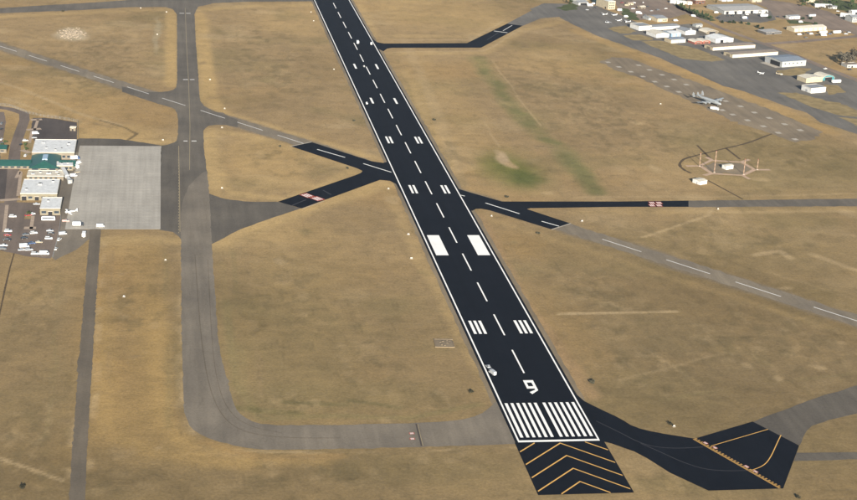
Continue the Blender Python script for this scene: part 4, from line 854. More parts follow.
for kind, c, p, ang, lab in (
    ('bus', 'white', zb(263, 274), E_, 'large white bus parked directly in front of the annex'),
    ('van', 'silver', zb(341, 352), R(20), 'silver van outside the fence below the annex'),
    ('suv', 'white', zb(322, 382), R(70), 'white car outside the fence, middle of three'),
    ('car', 'white', zb(304, 432), R(80), 'white car at the lower end of the fence'),
    ('box_truck', 'white', zb(457, 360), R(88), 'white truck parked end on at the apron corner'),
    ('pickup', 'pink', zb(358, 281), E_, 'dull pink pickup behind the parked light aircraft'),
    ('box_truck', 'black', zb(425, 305), E_, 'black cab truck on the lower apron edge'),
    ('van', 'white', G(100.5, 227.2), E_, 'small white van alone on the lower apron edge'),
    ('box_truck', 'white', za(476, 425), R(110), 'white truck at the tip of the green wing'),
    ('van', 'white', za(492, 400), R(60), 'white van outermost at the tip of the green wing'),
    ('box_truck', 'blue', za(470, 372), R(10), 'blue cab truck behind the green wing tip'),
    ('van', 'white', zb(398, 36), R(20), 'white van beside the boarding bridge'),
    ('car', 'tan', zb(420, 14), R(20), 'tan car on the apron above the boarding bridge'),
    ('van', 'white', za(222, 214), R(10), 'white van at the left end of the dark car park'),
    ('car', 'silver', za(214, 240), R(10), 'silver car below the white van by the dark car park'),
    ('suv', 'white', za(158, 258), R(10), 'white car beside the tan planting bed'),
    ('suv', 'white', za(160, 352), R(80), 'white car waiting at the green west wing'),
    ('car', 'black', za(132, 282), R(70), 'black car on the terminal road by the beds'),
    ('suv', 'grey', za(12, 152), R(75), 'grey car topmost at the left edge of the photo'),
    ('car', 'black', za(10, 185), R(75), 'black car second down at the left edge'),
    ('car', 'white', za(10, 250), R(75), 'white car at the left edge above the green roof'),
    ('car', 'blue', za(14, 275), R(75), 'dark blue car at the left edge touching the green roof')):
    vehicle(kind, c, p, ang, lab, {'suv': 'car', 'pickup': 'pickup', 'box_truck': 'truck'}.get(kind, kind), AV)
# on the runway
vehicle('box_truck', 'silver', G(492.3, 374.2), math.atan2(9.2, -3.1), 'pale box truck parked inside the left runway edge line', 'truck', 'vehicles working on the runway', scale=0.8)
vehicle('pickup', 'silver', G(488.4, 368), R(100), 'silver pickup just beyond the pale box truck', 'pickup', 'vehicles working on the runway')
for p, c, k, lab in (((357.6, 43.6), 'white', 'box_truck', 'white truck on the centre stripe far up the runway'), ((371.2, 44.6), 'white', 'van', 'white van by the right edge line far up the runway'), ((364, 67.2), 'grey', 'pickup', 'grey pickup near the single touchdown bars'), ((366.7, 104), 'white', 'pickup', 'white pickup by the left edge line beside a touchdown bar')):
    vehicle(k, c, G(*p), R(88), lab, {'box_truck': 'truck'}.get(k, k if k != 'pickup' else 'pickup'), 'vehicles working on the runway')
# hangar side
HV = 'vehicles and trailers on the hangar side'
def z7(x, y): return G(770+x/8.33, y/8.33)
def z6(x, y): return G(690+x/8.33, y/8.33)
def z5(x, y): return G(640+x/8.34, y/8.34)
for kind, c, p, ang, lab in (
    ('trailer', 'white', G(836, 83.2), R(12), 'white trailer in front of the teal arched hangar'),
    ('trailer', 'white', z7(442, 282), R(14), 'long white trailer in the middle of the storage yard'),
    ('trailer', 'white', z7(556, 281), R(14), 'white trailer at the right end of the storage yard'),
    ('box_truck', 'white', z7(447, 302), R(14), 'white truck in front of the long middle trailer'),
    ('van', 'white', z7(245, 295), R(14), 'white van at the left end of the storage yard'),
    ('van', 'silver', z7(343, 290), R(14), 'silver van second in the storage yard row'),
    ('suv', 'white', z7(632, 288), R(14), 'white car beyond the right hand trailer'),
    ('car', 'grey', z7(300, 318), R(14), 'grey car near the yard road'),
    ('van', 'white', z7(255, 190), R(10), 'white van below the small white office'),
    ('trailer', 'white', z6(615, 142), R(14), 'white trailer beside the right end of the warehouse'),
    ('box_truck', 'white', z6(350, 118), R(-76), 'white truck backed to the left warehouse bays'),
    ('box_truck', 'white', z6(515, 108), R(-76), 'white truck backed to the middle warehouse bays'),
    ('box_truck', 'white', z6(570, 110), R(-76), 'white truck backed to the right of the middle bays'),
    ('box_truck', 'silver', z6(632, 104), R(-76), 'silver truck at the last warehouse bay'),
    ('van', 'white', z6(218, 112), R(20), 'white van left of the warehouse'),
    ('van', 'white', z5(447, 140), R(-30), 'white van on the access road near the trees'),
    ('suv', 'white', z5(640, 110), R(20), 'white car on the lot right of the tree row'),
    ('van', 'white', z5(297, 178), R(15), 'white van right of the tan workshop'),
    ('car', 'silver', z5(95, 95), R(20), 'silver car on the brown lot above the workshop'),
    ('suv', 'grey', z5(150, 88), R(20), 'grey car on the brown lot, right of the silver one'),
    ('car', 'white', z5(215, 76), R(20), 'white car highest on the brown lot'),
    ('box_truck', 'white', G(639, 14.2), R(-20), 'white truck on the brown lot left side'),
    ('box_truck', 'green', G(620, 11.4), R(15), 'white boxed truck with green cab below the tall building'),
    ('van', 'tan', G(627, 6.3), R(-30), 'tan van near the top of the brown lot'),
    ('van', 'white', G(626, 17.4), R(10), 'small white van between the lot and parked aircraft'),
    ('car', 'white', G(643, 3), R(80), 'white car at the top edge of the lot'),
    ('suv', 'black', z7(205, 155), R(20), 'black car in front of the small white office'),
    ('van', 'white', G(856, 67.6), R(30), 'white van at the right edge by the grey trees'),
    ('suv', 'black', G(850, 70.3), R(20), 'black car at the right edge below the white van'),
    ('tanker', 'white', G(714.5, 110), R(-28), 'white fuel truck standing under the nose of the large propeller aircraft'),
    ('box_truck', 'white', G(590, 6.5), R(15), 'white truck in front of the hip roofed hangar'),
    ('van', 'white', G(594, 4.6), R(15), 'white van between hip roofed hangar and teal shed'),
    ('car', 'silver', G(587, 10.4), R(15), 'silver car alone on the upper apron'),
    ('car', 'white', G(825, 69.3), R(200), 'white car driving the road above the cream hangar')):
    vehicle(kind, c, p, ang, lab, {'suv': 'car', 'box_truck': 'truck', 'tanker': 'fuel truck'}.get(kind, kind), HV)

YG = 'vehicles parked on the far yards'
for kind, c, (x, y), ang, lab in (
    ('car', 'black', (728, 16.6), 14, 'black car leftmost before the warehouse bays'), ('suv', 'black', (733, 16.4), 14, 'black car second before the warehouse bays'), ('suv', 'grey', (742.5, 15.8), 14, 'grey car third before the warehouse bays'), ('car', 'white', (747, 15.2), 14, 'white car fourth before the warehouse bays'),
    ('car', 'black', (755, 14.6), 14, 'black car fifth before the warehouse bays'), ('suv', 'white', (762, 14), 14, 'white car rightmost before the warehouse bays'), ('pickup', 'black', (719, 18.6), 30, 'black pickup at the left corner of the warehouse yard'), ('box_truck', 'blue', (745, 19.2), 14, 'blue cab truck in the middle of the warehouse yard'),
    ('pickup', 'black', (803, 34.8), 14, 'black pickup beside the left van of the storage yard'), ('suv', 'grey', (808, 33.6), 14, 'grey car between the two vans of the storage yard'), ('car', 'black', (817, 35.8), 14, 'black car below the long middle trailer'), ('suv', 'blue', (830, 34.6), 14, 'blue car between the storage yard trailers'),
    ('car', 'black', (842, 32.8), 14, 'black car right of the storage yard trailers'), ('suv', 'silver', (849, 33), 14, 'silver car outermost of the storage yard row'), ('car', 'black', (778, 17.2), 14, 'black car left of the small white office'), ('trailer', 'silver', (812, 17.2), 20, 'silver trailer standing on the open gravel yard'),
    ('car', 'red', (622, 3.2), 20, 'red car near the top of the brown lot'), ('suv', 'white', (634, 3.4), 20, 'white car at the upper brown lot centre'), ('car', 'black', (647.5, 7.2), 20, 'black car at the right of the brown lot'), ('pickup', 'white', (633, 9.4), 20, 'white pickup in the middle of the brown lot'), ('car', 'grey', (645, 15.8), 20, 'grey car above the low grey shed'),
    ('van', 'white', (690, 30.6), 18, 'white van between white gabled hangar and tan arch'), ('suv', 'black', (701, 38), 18, 'black car behind the red sheds'), ('pickup', 'white', (747, 45.4), 18, 'white pickup behind the first cream hangar row'), ('car', 'white', (838, 11.8), -30, 'white car on the track in the wooded corner'), ('box_truck', 'white', (846, 17.6), 10, 'white truck left of the grey edge building'),
    ('trailer', 'white', (603, 1.6), 15, 'white trailer between the teal shed and tall building'), ('pickup', 'black', (595, 8.6), 15, 'black pickup on the apron before the teal shed')):
    vehicle(kind, c, G(x, y), R(ang), lab, {'suv': 'car', 'box_truck': 'truck'}.get(kind, kind), YG)
for (x, y), w_, d_, h_, wl, rf, an, lab in (((628, 5.2), 8, 6, 2.8, 'wall_cream', 'roof_tan', 10, 'small cream hut near the top of the brown lot'), ((641, 9.4), 9, 7, 2.8, 'wall_tan', 'roof_cream', 30, 'small tan hut on the right of the brown lot'), ((696, 27.5), 10, 8, 3, 'wall_grey', 'roof_grey', 18, 'small grey shed behind the white gabled hangar'),
                                            ((828, 8.6), 12, 8, 3, 'wall_grey', 'roof_grey', -20, 'small grey roofed house among the corner trees'), ((806, 2.4), 14, 9, 3.2, 'wall_cream', 'roof_tan', 5, 'tan roofed house at the top edge in the corner trees'), ((722, 1.6), 18, 10, 3.6, 'wall_white', 'roof_pale', 14, 'pale long building at the top edge behind the warehouse'), ((752, 2.4), 16, 9, 3.4, 'wall_cream', 'roof_grey', 14, 'cream building at the top edge right of the warehouse')):
    bld('small_building', lab, G(x, y), w_, d_, h_, wl, rf, 'x', 1.0, ang=R(an), cat='building', doors=[(w_*.4, w_*.4+1.2, 2.1, 'dark')], windows=[(1, 2.4, 1.1, 2.1), (w_-2.6, w_-1.2, 1.1, 2.1)])
# ---------------------------------------------------------------- aircraft
def wing_mesh(bm, root_c, tip_c, span, x_r, x_t, z_r, z_t, th=.12):
    for s in (-1, 1):
        r = [(x_r+root_c/2, s*.0, z_r), (x_r+root_c*.1, s*.0, z_r+root_c*th), (x_r-root_c/2, s*.0, z_r), (x_r, 0, z_r-root_c*th*.4)]
        t = [(x_t+tip_c/2, s*span/2, z_t), (x_t+tip_c*.1, s*span/2, z_t+tip_c*th), (x_t-tip_c/2, s*span/2, z_t), (x_t, s*span/2, z_t-tip_c*th*.4)]
        loft(bm, [r, t])
def light_plane(p, ang, col_, label, high=True, scale=1.0):
    r = tag(empty('light_aircraft', (p[0], p[1], zP+.01), ang), label, 'airplane', 'light aircraft on the aprons'); r.scale = (scale,)*3
    cm = 'car_'+col_
    add_part(r, 'fuselage', part_mesh('lp/fuselage', lambda b: loft(b, [ring((x, 0, z), q, 10, 'x', 1.15) for x, z, q in ((2.5, 1.25, .25), (2.2, 1.25, .5), (1.0, 1.35, .6), (-.6, 1.45, .62), (-2.5, 1.4, .36), (-5.0, 1.5, .12))]), [cm]))
    add_part(r, 'canopy', part_mesh('lp/canopy', lambda b: taper(b, (-.9, 1.3, -.5, .5, 1.75), (-.7, .6, -.4, .4, 2.2)), ['glass']))
    add_part(r, 'wing', part_mesh('lp/wing%d' % high, lambda b: wing_mesh(b, 1.6, 1.3, 11, .3, .2, 2.25 if high else .95, 2.3 if high else 1.25), [cm]))
    add_part(r, 'tailplane', part_mesh('lp/tailplane', lambda b: wing_mesh(b, 1.0, .7, 3.6, -4.6, -4.7, 1.5, 1.5), [cm]))
    add_part(r, 'fin', part_mesh('lp/fin', lambda b: prismy(b, [(-4.0, 1.55), (-5.1, 1.55), (-5.3, 2.85), (-4.8, 2.85)], -.06, .06), [cm]))
    pr = add_part(r, 'propeller', part_mesh('lp/propeller', lambda b: (box(b, 2.55, 2.6, -.07, .07, .35, 2.15), cyl(b, (2.45, 0, 1.25), (2.8, 0, 1.25), .16, .04)), ['rubber']))
    for x, y in ((1.6, 0), (-.3, 1.1), (-.3, -1.1)): add_part(r, 'wheel', wheel_mesh(.24, .18), (x, y, .24))
    add_part(r, 'landing_gear', part_mesh('lp/gear', lambda b: (cyl(b, (1.6, 0, .24), (1.7, 0, 1.0), .05), cyl(b, (-.3, 1.1, .24), (-.3, .3, 1.0), .06), cyl(b, (-.3, -1.1, .24), (-.3, -.3, 1.0), .06)), ['galv']))
    return r
for p, a, c, l, hi in (((604, 15.6), 200, 'white', 'white light aircraft nearest the tall white building', True), ((614, 16), 205, 'white', 'white light aircraft in the upper row beside the brown lot', False),
                       ((608.5, 23.6), 20, 'silver', 'pale light aircraft at the lower left of the parked group', True), ((618.6, 21.6), 210, 'white', 'white light aircraft in the middle of the parked group', False),
                       ((627, 23), 195, 'white', 'white light aircraft beside the leftmost white hangar', True), ((761.5, 74.5), -50, 'white', 'white light aircraft alone on the apron before the open hangar', False),
                       ((780.5, 75.4), -20, 'tan', 'small cream light aircraft on the apron below the big hangar', False), ((69.2, 213.8), 200, 'white', 'white light aircraft parked on the concrete apron beside the annex', False)):
    light_plane(G(*p), R(a), c, l, hi, 1.25 if p[0] < 100 else 1.0)
# four-engined triple-tailed airliner
ac = tag(empty('propeller_airliner', (*G(709, 104.5), zP), R(-60)), 'large bare metal four engined aircraft with three tail fins', 'airplane'); ac.scale = (1.12,)*3
def fus(b):
    prof = ((14.5, 3.2, .15), (14.0, 3.25, .7), (12.5, 3.4, 1.25), (10, 3.6, 1.65), (4, 3.9, 1.8), (-3, 4.1, 1.75), (-9, 4.5, 1.25), (-13, 4.9, .7), (-15.5, 5.2, .2))
    loft(b, [ring((x, 0, z), q, 16, 'x') for x, z, q in prof])
bm = bmesh.new(); fus(bm); fo = mesh_obj('fuselage', fix(bm), 'metal', ac, True)
bm = bmesh.new(); taper(bm, (11.2, 13.0, -.8, .8, 4.0), (11.2, 12.1, -.55, .55, 5.0)); mesh_obj('cockpit_window', fix(bm), 'glass', fo)
bm = bmesh.new()
for s in (-1, 1):
    for k in range(9): box(bm, 7.5-1.7*k, 8.0-1.7*k, s*1.66 if s > 0 else -1.84, 1.84 if s > 0 else -1.66, 4.0, 4.5)
mesh_obj('cabin_windows', bm, 'glass', fo)
bm = bmesh.new(); wing_mesh(bm, 6.6, 2.6, 36, 2.2, .8, 2.7, 4.3, .10); mesh_obj('wing', fix(bm), 'metal', ac)
bm = bmesh.new(); wing_mesh(bm, 2.8, 1.8, 14, -14, -14.2, 5.2, 5.9, .08); mesh_obj('tailplane', fix(bm), 'metal', ac)
for y in (-6.2, 0, 6.2):
    z0 = 5.2+abs(y)*.08; bm = bmesh.new()
    prismy(bm, [(-12.9, z0-.9), (-15.2, z0-1.2), (-15.9, z0+.6), (-15.6, z0+2.9), (-14.8, z0+3.3), (-13.9, z0+2.4), (-13.0, z0+.4)], y-.12, y+.12); mesh_obj('tail_fin', fix(bm), 'metal', ac)
for y, z in ((5.2, 3.3), (10.4, 3.75), (-5.2, 3.3), (-10.4, 3.75)):
    bm = bmesh.new(); loft(bm, [ring((x, y, z), q, 12, 'x') for x, q in ((-1.5, .15), (1, .75), (4.2, .9), (5.6, .85), (6.0, .6))]); e_ = mesh_obj('engine', fix(bm), 'metal', ac, True)
    bm = bmesh.new(); cyl(bm, (5.9, y, z), (6.7, y, z), .28, .08)
    for k in range(3):
        a_ = 2*math.pi*k/3+.3; d_ = Vector((0, math.cos(a_), math.sin(a_))); n_ = Vector((.06, -math.sin(a_)*.16, math.cos(a_)*.16)); c0 = Vector((6.35, y, z))
        v_ = [bm.verts.new(q_) for q_ in (c0-n_, c0+n_, c0+d_*2.1+n_*.6, c0+d_*2.1-n_*.6)]; f_ = bm.faces.new(v_); bmesh.ops.solidify(bm, geom=[f_], thickness=.05)
    mesh_obj('propeller', fix(bm), 'rubber', e_)
for x, y, n_ in ((10.8, 0, 1), (1.0, 5.2, 2), (1.0, -5.2, 2)):
    bm = bmesh.new(); cyl(bm, (x, y, .5), (x, y, 2.9), .14); lg = mesh_obj('landing_gear', bm, 'galv', ac)
    for s in (-1, 1): add_part(lg, 'wheel', wheel_mesh(.55, .35), (x, y+s*.45, .55))

# ---------------------------------------------------------------- antenna masts, bridge, fences
def mast(p, h, label):
    r = tag(empty('antenna_mast', (p[0], p[1], 0)), label, 'mast', 'red and white antenna masts')
    boxobj('footing', (-.9, .9, -.9, .9, 0, .35), 'pad', r); n = max(5, int(h/1.9)); s = (h-.35)/n; b = .5
    for k in range(n):
        bm = bmesh.new(); z0, z1 = .35+s*k, .35+s*(k+1); m = 'mast_red' if k % 2 == 0 else 'pinkpath'
        for sx, sy in ((-1, -1), (1, -1), (1, 1), (-1, 1)): cyl(bm, (sx*b/2, sy*b/2, z0), (sx*b/2, sy*b/2, z1), .11, n=6)
        for (ax, ay), (bx_, by_) in (((-1, -1), (1, -1)), ((1, -1), (1, 1)), ((1, 1), (-1, 1)), ((-1, 1), (-1, -1))):
            cyl(bm, (ax*b/2, ay*b/2, z0), (bx_*b/2, by_*b/2, z1), .06, n=5); cyl(bm, (ax*b/2, ay*b/2, z1-.06), (bx_*b/2, by_*b/2, z1-.06), .06, n=5)
        mesh_obj('lattice_section', bm, m, r)
    boxobj('top_lamp', (-.18, .18, -.18, .18, h, h+.5), 'car_red', r)
for (x, y), h, l in (((315, 303), 19.5, 'tallest red and white lattice mast left of the middle hut'), ((210, 258), 12, 'red and white lattice mast at the left end of the antenna paths'), ((525, 318), 14, 'red and white lattice mast right of the middle hut'), ((622, 284), 9.5, 'short red and white lattice mast at the right end of the paths')):
    mast(Z((670, 130), 7.145, [(x, y)])[0], h, l)
# boarding bridge from the gate lounge to the apron
b0, b1 = Vector(G(63, 173.5)), Vector(G(70.5, 187)); bl = (b1-b0).length
br = tag(empty('boarding_bridge', (b0.x, b0.y, 0), math.atan2(b1.y-b0.y, b1.x-b0.x)), 'white boarding bridge reaching from the gate lounge onto the apron', 'boarding bridge')
boxobj('tunnel', (0, bl*.62, -1.4, 1.4, 3.0, 5.6), 'wall_white', br); boxobj('outer_tunnel', (bl*.6, bl*.93, -1.15, 1.15, 3.15, 5.35), 'wall_white', br)
bm = bmesh.new(); cyl(bm, (bl*.95, 0, 2.9), (bl*.95, 0, 5.7), 2.1, n=14); mesh_obj('cab', bm, 'wall_grey', br)
for x in (bl*.3, bl*.8):
    sp = boxobj('support_leg', (x-.35, x+.35, -.9, .9, .4, 3.1), 'galv', br)
    for s in (-1, 1): add_part(sp, 'wheel', wheel_mesh(.5, .35), (x, s*1.1, .5))
def fence(label, pts, h=2.2, step=4.0):
    P_ = [Vector(G(*p)) for p in pts]; r = tag(empty('chain_link_fence', (P_[0].x, P_[0].y, 0)), label, 'fence', 'fences around the terminal grounds')
    bm = bmesh.new(); n = 0
    pm = part_mesh('fence/post%.1f' % h, lambda b: cyl(b, (0, 0, 0), (0, 0, h+.1), .07, n=6), ['galv'])
    for a, b in zip(P_[:-1], P_[1:]):
        L = (b-a).length; d = (b-a)/L; k = max(1, int(L/step))
        for j in range(k):
            q = a+d*(L*j/k)-P_[0]; add_part(r, 'post', pm, (q.x, q.y, 0))
        a2, b2 = a-P_[0], b-P_[0]
        for z in (.15, h*.5, h): cyl(bm, (a2.x, a2.y, z), (b2.x, b2.y, z), .04, n=5)
        m_ = int(L/.6)
        for j in range(m_):
            q0, q1 = a2+d*(L*j/m_), a2+d*(L*(j+1)/m_)
            cyl(bm, (q0.x, q0.y, .15), (q1.x, q1.y, h), .012, n=3)
    mesh_obj('mesh_panel', bm, 'galv', r)
fence('chain link fence right of the lower terminal car park', [(61, 217), (60, 226), (57.5, 240), (52.5, 259)])
fence('chain link fence around the dark upper car park', [(26, 113), (44, 117), (60, 119), (78, 122), (78, 139)])
fence('chain link fence crossing the upper left grass', [(-5, 105), (10, 106.5), (26, 112.5)])

# ---------------------------------------------------------------- airfield signs, lights and small ground features
def airfield_sign(p, label, w=2.6, h=1.1, ang=0.0):
    r = tag(empty('airfield_sign', (p[0], p[1], 0), ang), label, 'sign', 'small white signs on the grass')
    boxobj('base', (-w/2-.3, w/2+.3, -.6, .6, 0, .12), 'pad', r)
    boxobj('panel', (-w/2, w/2, -.16, .16, .45, .45+h), 'trim', r, .03)
    for s in (-1, 1): boxobj('leg', (s*w*.35-.05, s*w*.35+.05, -.05, .05, .12, .45), 'galv', r)
for p, l in (((140.7, 8.6), 'white sign under the top taxiway left of the junction'), ((166.5, 12.6), 'white sign at the inner corner of the top taxiway junction'), ((157.3, 35), 'white marker in the field left of the parallel taxiway'), ((210, 80.2), 'white sign right of the parallel taxiway crossbar'),
             ((311, 12.7), 'white marker left of the runway near the top edge'), ((313.6, 21.4), 'white marker below the topmost one left of the runway'), ((224.7, 109), 'white sign above the crossing runway near the parallel taxiway'), ((334, 69.8), 'white marker left of the runway beside the single touchdown bars'),
             ((222, 128), 'white sign at the upper corner of the grass triangle'), ((222, 188.6), 'white sign at the lower left of the grass triangle'), ((388.5, 189.2), 'white sign below the black stub at the left runway edge'), ((408.4, 234.8), 'white marker left of the aiming blocks'),
             ((411.4, 258.8), 'white marker left and below the aiming blocks'), ((491.5, 216.4), 'white sign below the black diagonal right of the runway'), ((582, 221.6), 'white sign beyond the black end of the diagonal'), ((165.5, 260.4), 'white sign left of the long grey taxiway'), ((163, 140.6), 'white sign at the upper right apron corner'),
             ((660.5, 104.4), 'white marker on the grass below the hardstand rows'), ((674, 426.6), 'white sign above the black holding bay entrance'), ((718, 209.5), 'white marker below the grey right hand taxiway'), ((124, 297), 'white marker between service road and grey taxiway')):
    airfield_sign(G(*p), l, random.uniform(1.0, 1.7), random.uniform(.55, .8), R(random.uniform(-25, 25)))
# leafy crowns
def crown_mesh(name, mat, clumps, n, size, seed, squash=1.0):
    r = random.Random(seed); bm = bmesh.new()
    for (cx, cy, cz, rad) in clumps:
        for _ in range(n):
            d = Vector((r.gauss(0, 1), r.gauss(0, 1), r.gauss(0, 1))).normalized()*rad*(r.random()**.4)
            c = Vector((cx, cy, cz))+Vector((d.x, d.y, d.z*squash)); u = Vector((r.gauss(0, 1), r.gauss(0, 1), r.gauss(0, .8))).normalized(); v = u.orthogonal().normalized()
            s = size*r.uniform(.6, 1.3)
            bm.faces.new([bm.verts.new(q) for q in (c-u*s-v*s*.4, c+u*s*.1-v*s*.9, c+u*s+v*s*.2, c-u*s*.2+v*s*.9)])
    me_ = bpy.data.meshes.new(name); bm.to_mesh(me_); bm.free(); me_.materials.append(M[mat]); return me_
def trunk_mesh(h, r0, seed):
    r = random.Random(seed); bm = bmesh.new(); cyl(bm, (0, 0, 0), (.1, .05, h), r0, r0*.45, 8)
    for k in range(5):
        a = r.uniform(0, 6.28); z = h*r.uniform(.45, .9); cyl(bm, (.05, .03, z), (math.cos(a)*h*.4, math.sin(a)*h*.4, z+h*.35), r0*.4, r0*.12, 6)
    me_ = bpy.data.meshes.new('trunk'); bm.to_mesh(me_); bm.free(); me_.materials.append(M['bark']); return me_
def rclumps(n, w, z0, z1, rad, seed):
    r = random.Random(seed); return [(r.uniform(-w, w), r.uniform(-w, w), r.uniform(z0, z1), rad*r.uniform(.7, 1.2)) for _ in range(n)]
KINDS = {'leafy': [(crown_mesh('crown', 'leaf', rclumps(9, 2.2, 3.2, 6.8, 1.5, s), 60, .42, s), trunk_mesh(4.2, .28, s)) for s in (1, 2, 3)],
         'grey': [(crown_mesh('crown', 'leafgrey', rclumps(9, 2.2, 3.2, 7.0, 1.4, s), 34, .40, s), trunk_mesh(4.6, .26, s)) for s in (4, 5)],
         'conifer': [(crown_mesh('crown', 'leafdark', [(random.Random(s+k).uniform(-.3, .3), random.Random(s+k+9).uniform(-.3, .3), 1.2+k*1.0, 1.9*(1-k/9)) for k in range(8)], 56, .36, s), trunk_mesh(3.0, .22, s)) for s in (6, 7)],
         'shrub': [(crown_mesh('crown', 'leafdark', rclumps(5, .9, .5, 1.3, .8, s), 50, .28, s), trunk_mesh(.9, .10, s)) for s in (8, 9)],
         'sage': [(crown_mesh('crown', 'sage', rclumps(5, .7, .35, .8, .6, s), 44, .22, s), trunk_mesh(.6, .08, s)) for s in (10, 11)]}
def tree(kind, p, s, label, group):
    nm = {'leafy': 'leafy_tree', 'grey': 'bare_tree', 'conifer': 'conifer_tree', 'shrub': 'shrub', 'sage': 'sage_bush'}[kind]
    r = tag(empty(nm, (p[0], p[1], 0), random.uniform(0, 6.28)), label, 'shrub' if kind in ('shrub', 'sage') else 'tree', group); r.scale = (s*random.uniform(.9, 1.1), s*random.uniform(.9, 1.1), s)
    c, t_ = random.choice(KINDS[kind]); add_part(r, 'crown', c); add_part(r, 'trunk', t_)
TR = 'trees along the access road'
for k, (x, y) in enumerate(((676, 6.5), (681, 8.8), (684.5, 10.2), (689, 12), (693, 14), (697.5, 15), (702, 17.2), (706.5, 18.6), (711, 20.4))):
    tree('leafy' if k % 3 else 'conifer', G(x, y), random.uniform(.75, 1.1), '%s dark green tree from the left in the access road row' % ('first second third fourth fifth sixth seventh eighth ninth'.split()[k]), TR)
for p, l in (((722.5, 23.2), 'dark shrub at the left end of the warehouse yard'), ((729, 23), 'dark shrub second in the row below the warehouse'), ((733.5, 23.4), 'dark shrub third in the row below the warehouse'), ((741, 23.8), 'dark shrub at the middle of the row below the warehouse'), ((749, 25), 'dark shrub at the right end of the row below the warehouse'),
             ((757.5, 28), 'dark shrub left of the flat roofed building'), ((762, 30), 'dark shrub touching the flat roofed building'), ((787.5, 29.6), 'dark shrub right of the flat roofed building')):
    tree('shrub', G(*p), random.uniform(1.5, 2.2), l, 'dark shrubs around the yards')
for p, l in (((803.5, 19.6), 'dark bush left of a pair beyond the storage building'), ((810, 19.4), 'dark bush right of a pair beyond the storage building'), ((770, 18.5), 'dark bush between warehouse and small office'), ((786, 18), 'dark bush at the left of the small office'), ((816, 25), 'dark bush behind the storage building roof')):
    tree('shrub', G(*p), random.uniform(1.6, 2.3), l, 'dark bushes near the storage yard')
ORD = 'first second third fourth fifth sixth seventh eighth ninth tenth eleventh twelfth'.split()
cor = {'leafy': [], 'conifer': [], 'grey': []}
for k in range(25):
    x = random.uniform(800, 857); y = random.uniform(0.5, 9)+(x-800)*.08
    cor[('leafy', 'leafy', 'conifer', 'grey', 'leafy')[k % 5] if len(cor['leafy']) < 12 else 'grey'].append((x, y))
for kd, tx in (('leafy', 'round leafy green tree'), ('conifer', 'dark pointed tree'), ('grey', 'thin grey tree')):
    for k, p in enumerate(sorted(cor[kd])[:12]): tree(kd, G(*p), random.uniform(.6, 1.1), '%s %s from the left in the upper right wooded corner' % (ORD[k], tx), 'trees in the upper right corner')
for k, (x, y, wh_) in enumerate(((757, .5, 'behind the right half of the warehouse'), (771, 1.2, 'off the right end of the warehouse'), (742, .8, 'behind the middle of the warehouse'), (600.5, 1.4, 'beside the teal shed'), (566, 3.2, 'left of the white roofed hangar'), (571, 4.6, 'just left of the hip roofed hangar'), (716, 3, 'right of the brown building'), (681, 2.5, 'between the long white shed and small white shed'))):
    tree('leafy' if k % 2 else 'conifer', G(x, y), random.uniform(.6, .95), 'small green tree '+wh_, 'trees along the top edge')
for k, (x, y) in enumerate(((842, 63), (845, 65.8), (847, 62), (849.5, 60.4), (851, 64.5), (853, 60), (855, 63.4), (857, 61))):
    tree('grey', G(x, y), random.uniform(1.5, 2.0), ORD[k]+' grey green tree from the left in the right edge clump', 'grey trees at the right edge')
for p, l in (((24.5, 147), 'small green tree in the tan bed by the concourse hall'), ((26.5, 151), 'small green tree lower in the tan bed by the concourse hall'), ((2, 147), 'dark tree at the left edge above the green roof'), ((5.5, 144), 'dark tree at the left edge, right of its neighbour'), ((14, 166), 'tree beside the green west wing'), ((29, 216), 'small tree in the lower planting bed')):
    tree('leafy', G(*p), .5, l, 'trees around the terminal')
for p, l in (((280, 147), 'dark bush above the left end of the black diagonal'), ((348, 169), 'dark bush inside the grass triangle tip'), ((354, 121.3), 'dark bush in the field left of the runway'), ((507, 197.6), 'dark bush above the right hand black taxiway'), ((539, 234), 'dark bush below the right hand black diagonal'), ((471.5, 392.4), 'dark bush left of the painted figure nine'),
             ((592.3, 383.4), 'dark bush right of the painted figure nine'), ((797.5, 498), 'dark bush at the bottom right edge'), ((433.5, 120.6), 'dark bush right of the runway at the upper middle'), ((23, 488.5), 'dark bush at the bottom left of the photo'), ((671, 424.6), 'dark bush beside the sign above the holding bay'), ((63, 11.8), 'dark bush under the top left taxiway')):
    tree('sage', G(*p), random.uniform(1.2, 1.7), l, 'dark bushes scattered on the airfield grass')
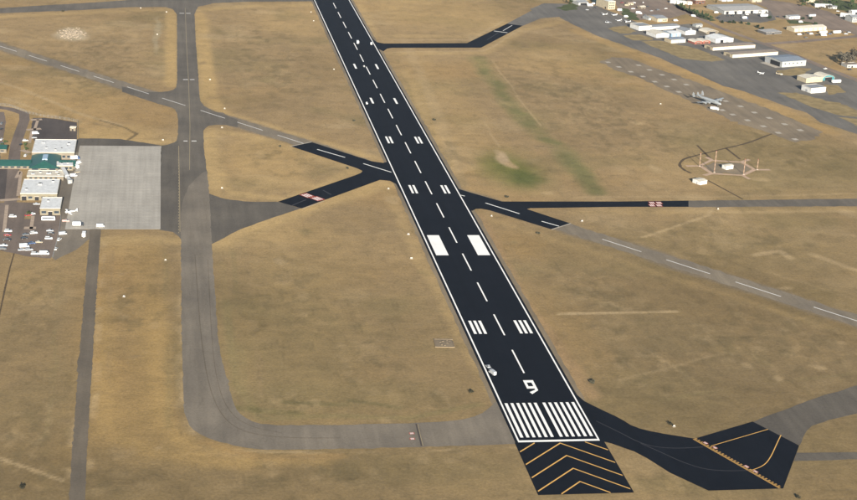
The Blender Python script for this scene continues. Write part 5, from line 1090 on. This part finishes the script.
# old concrete foundation left of the runway
f0 = G(444, 343.3)
fd = tag(empty('concrete_foundation', (f0[0], f0[1], 0), R(-4)), 'ruined concrete foundation slab on the grass left of the runway', 'foundation')
boxobj('floor_slab', (-5.6, 5.6, -6.2, 6.2, 0, .12), 'hard', fd)
for d_ in ((-6.2, 6.2, -6.8, -6.21, 0, .5), (-6.2, 6.2, 6.21, 6.8, 0, .4), (-6.2, -5.61, -6.2, 6.2, 0, .45), (5.61, 6.2, -6.2, 3.0, 0, .4)): boxobj('wall_stub', d_, 'hard', fd)
for k in range(9): boxobj('block', (x_ := random.uniform(-5, 4), x_+random.uniform(.6, 1.4), y_ := random.uniform(-5, 4), y_+random.uniform(.6, 1.6), .12, random.uniform(.25, .5)), 'hard', fd)
# heap of broken concrete top left
bm = bmesh.new(); rr = random.Random(5); hx, hy = G(71, 34)
for _ in range(260):
    x, y = rr.gauss(0, 7.5), rr.gauss(0, 14); s = rr.uniform(.3, 1.1)
    if abs(x) > 17 or abs(y) > 34: continue
    v_ = box(bm, -s, s, -s*.8, s*.8, 0, s*rr.uniform(.25, .7)); m_ = Matrix.Translation((hx+x, hy+y, 0)) @ Matrix.Rotation(rr.uniform(0, 3.1), 4, 'Z') @ Matrix.Rotation(rr.uniform(-.25, .25), 4, 'X')
    bmesh.ops.transform(bm, matrix=m_, verts=v_)
tag(mesh_obj('rubble', bm, 'rubble'), 'pale broken concrete rubble spread on the upper left field', 'rubble', kind='stuff')
# ---------------------------------------------------------------- haze
HAZE = 0.000026
bm = bmesh.new(); box(bm, -9600, 9600, -9600, 9600, -1.5, 420)
hm = bpy.data.materials.new('haze_air'); hm.use_nodes = True; ht = hm.node_tree
for n_ in list(ht.nodes):
    if n_.type != 'OUTPUT_MATERIAL': ht.nodes.remove(n_)
pv = ht.nodes.new('ShaderNodeVolumePrincipled'); pv.inputs['Color'].default_value = (0.70, 0.82, 1.0, 1); pv.inputs['Density'].default_value = HAZE; pv.inputs['Anisotropy'].default_value = 0.2
ht.links.new(pv.outputs[0], ht.nodes['Material Output'].inputs['Volume'])
me_ = bpy.data.meshes.new('haze'); bm.to_mesh(me_); bm.free(); me_.materials.append(hm); hz = link(bpy.data.objects.new('haze', me_)); hz['kind'] = 'stuff'; hz['label'] = 'thin pale haze over the airfield'; hz['category'] = 'haze'
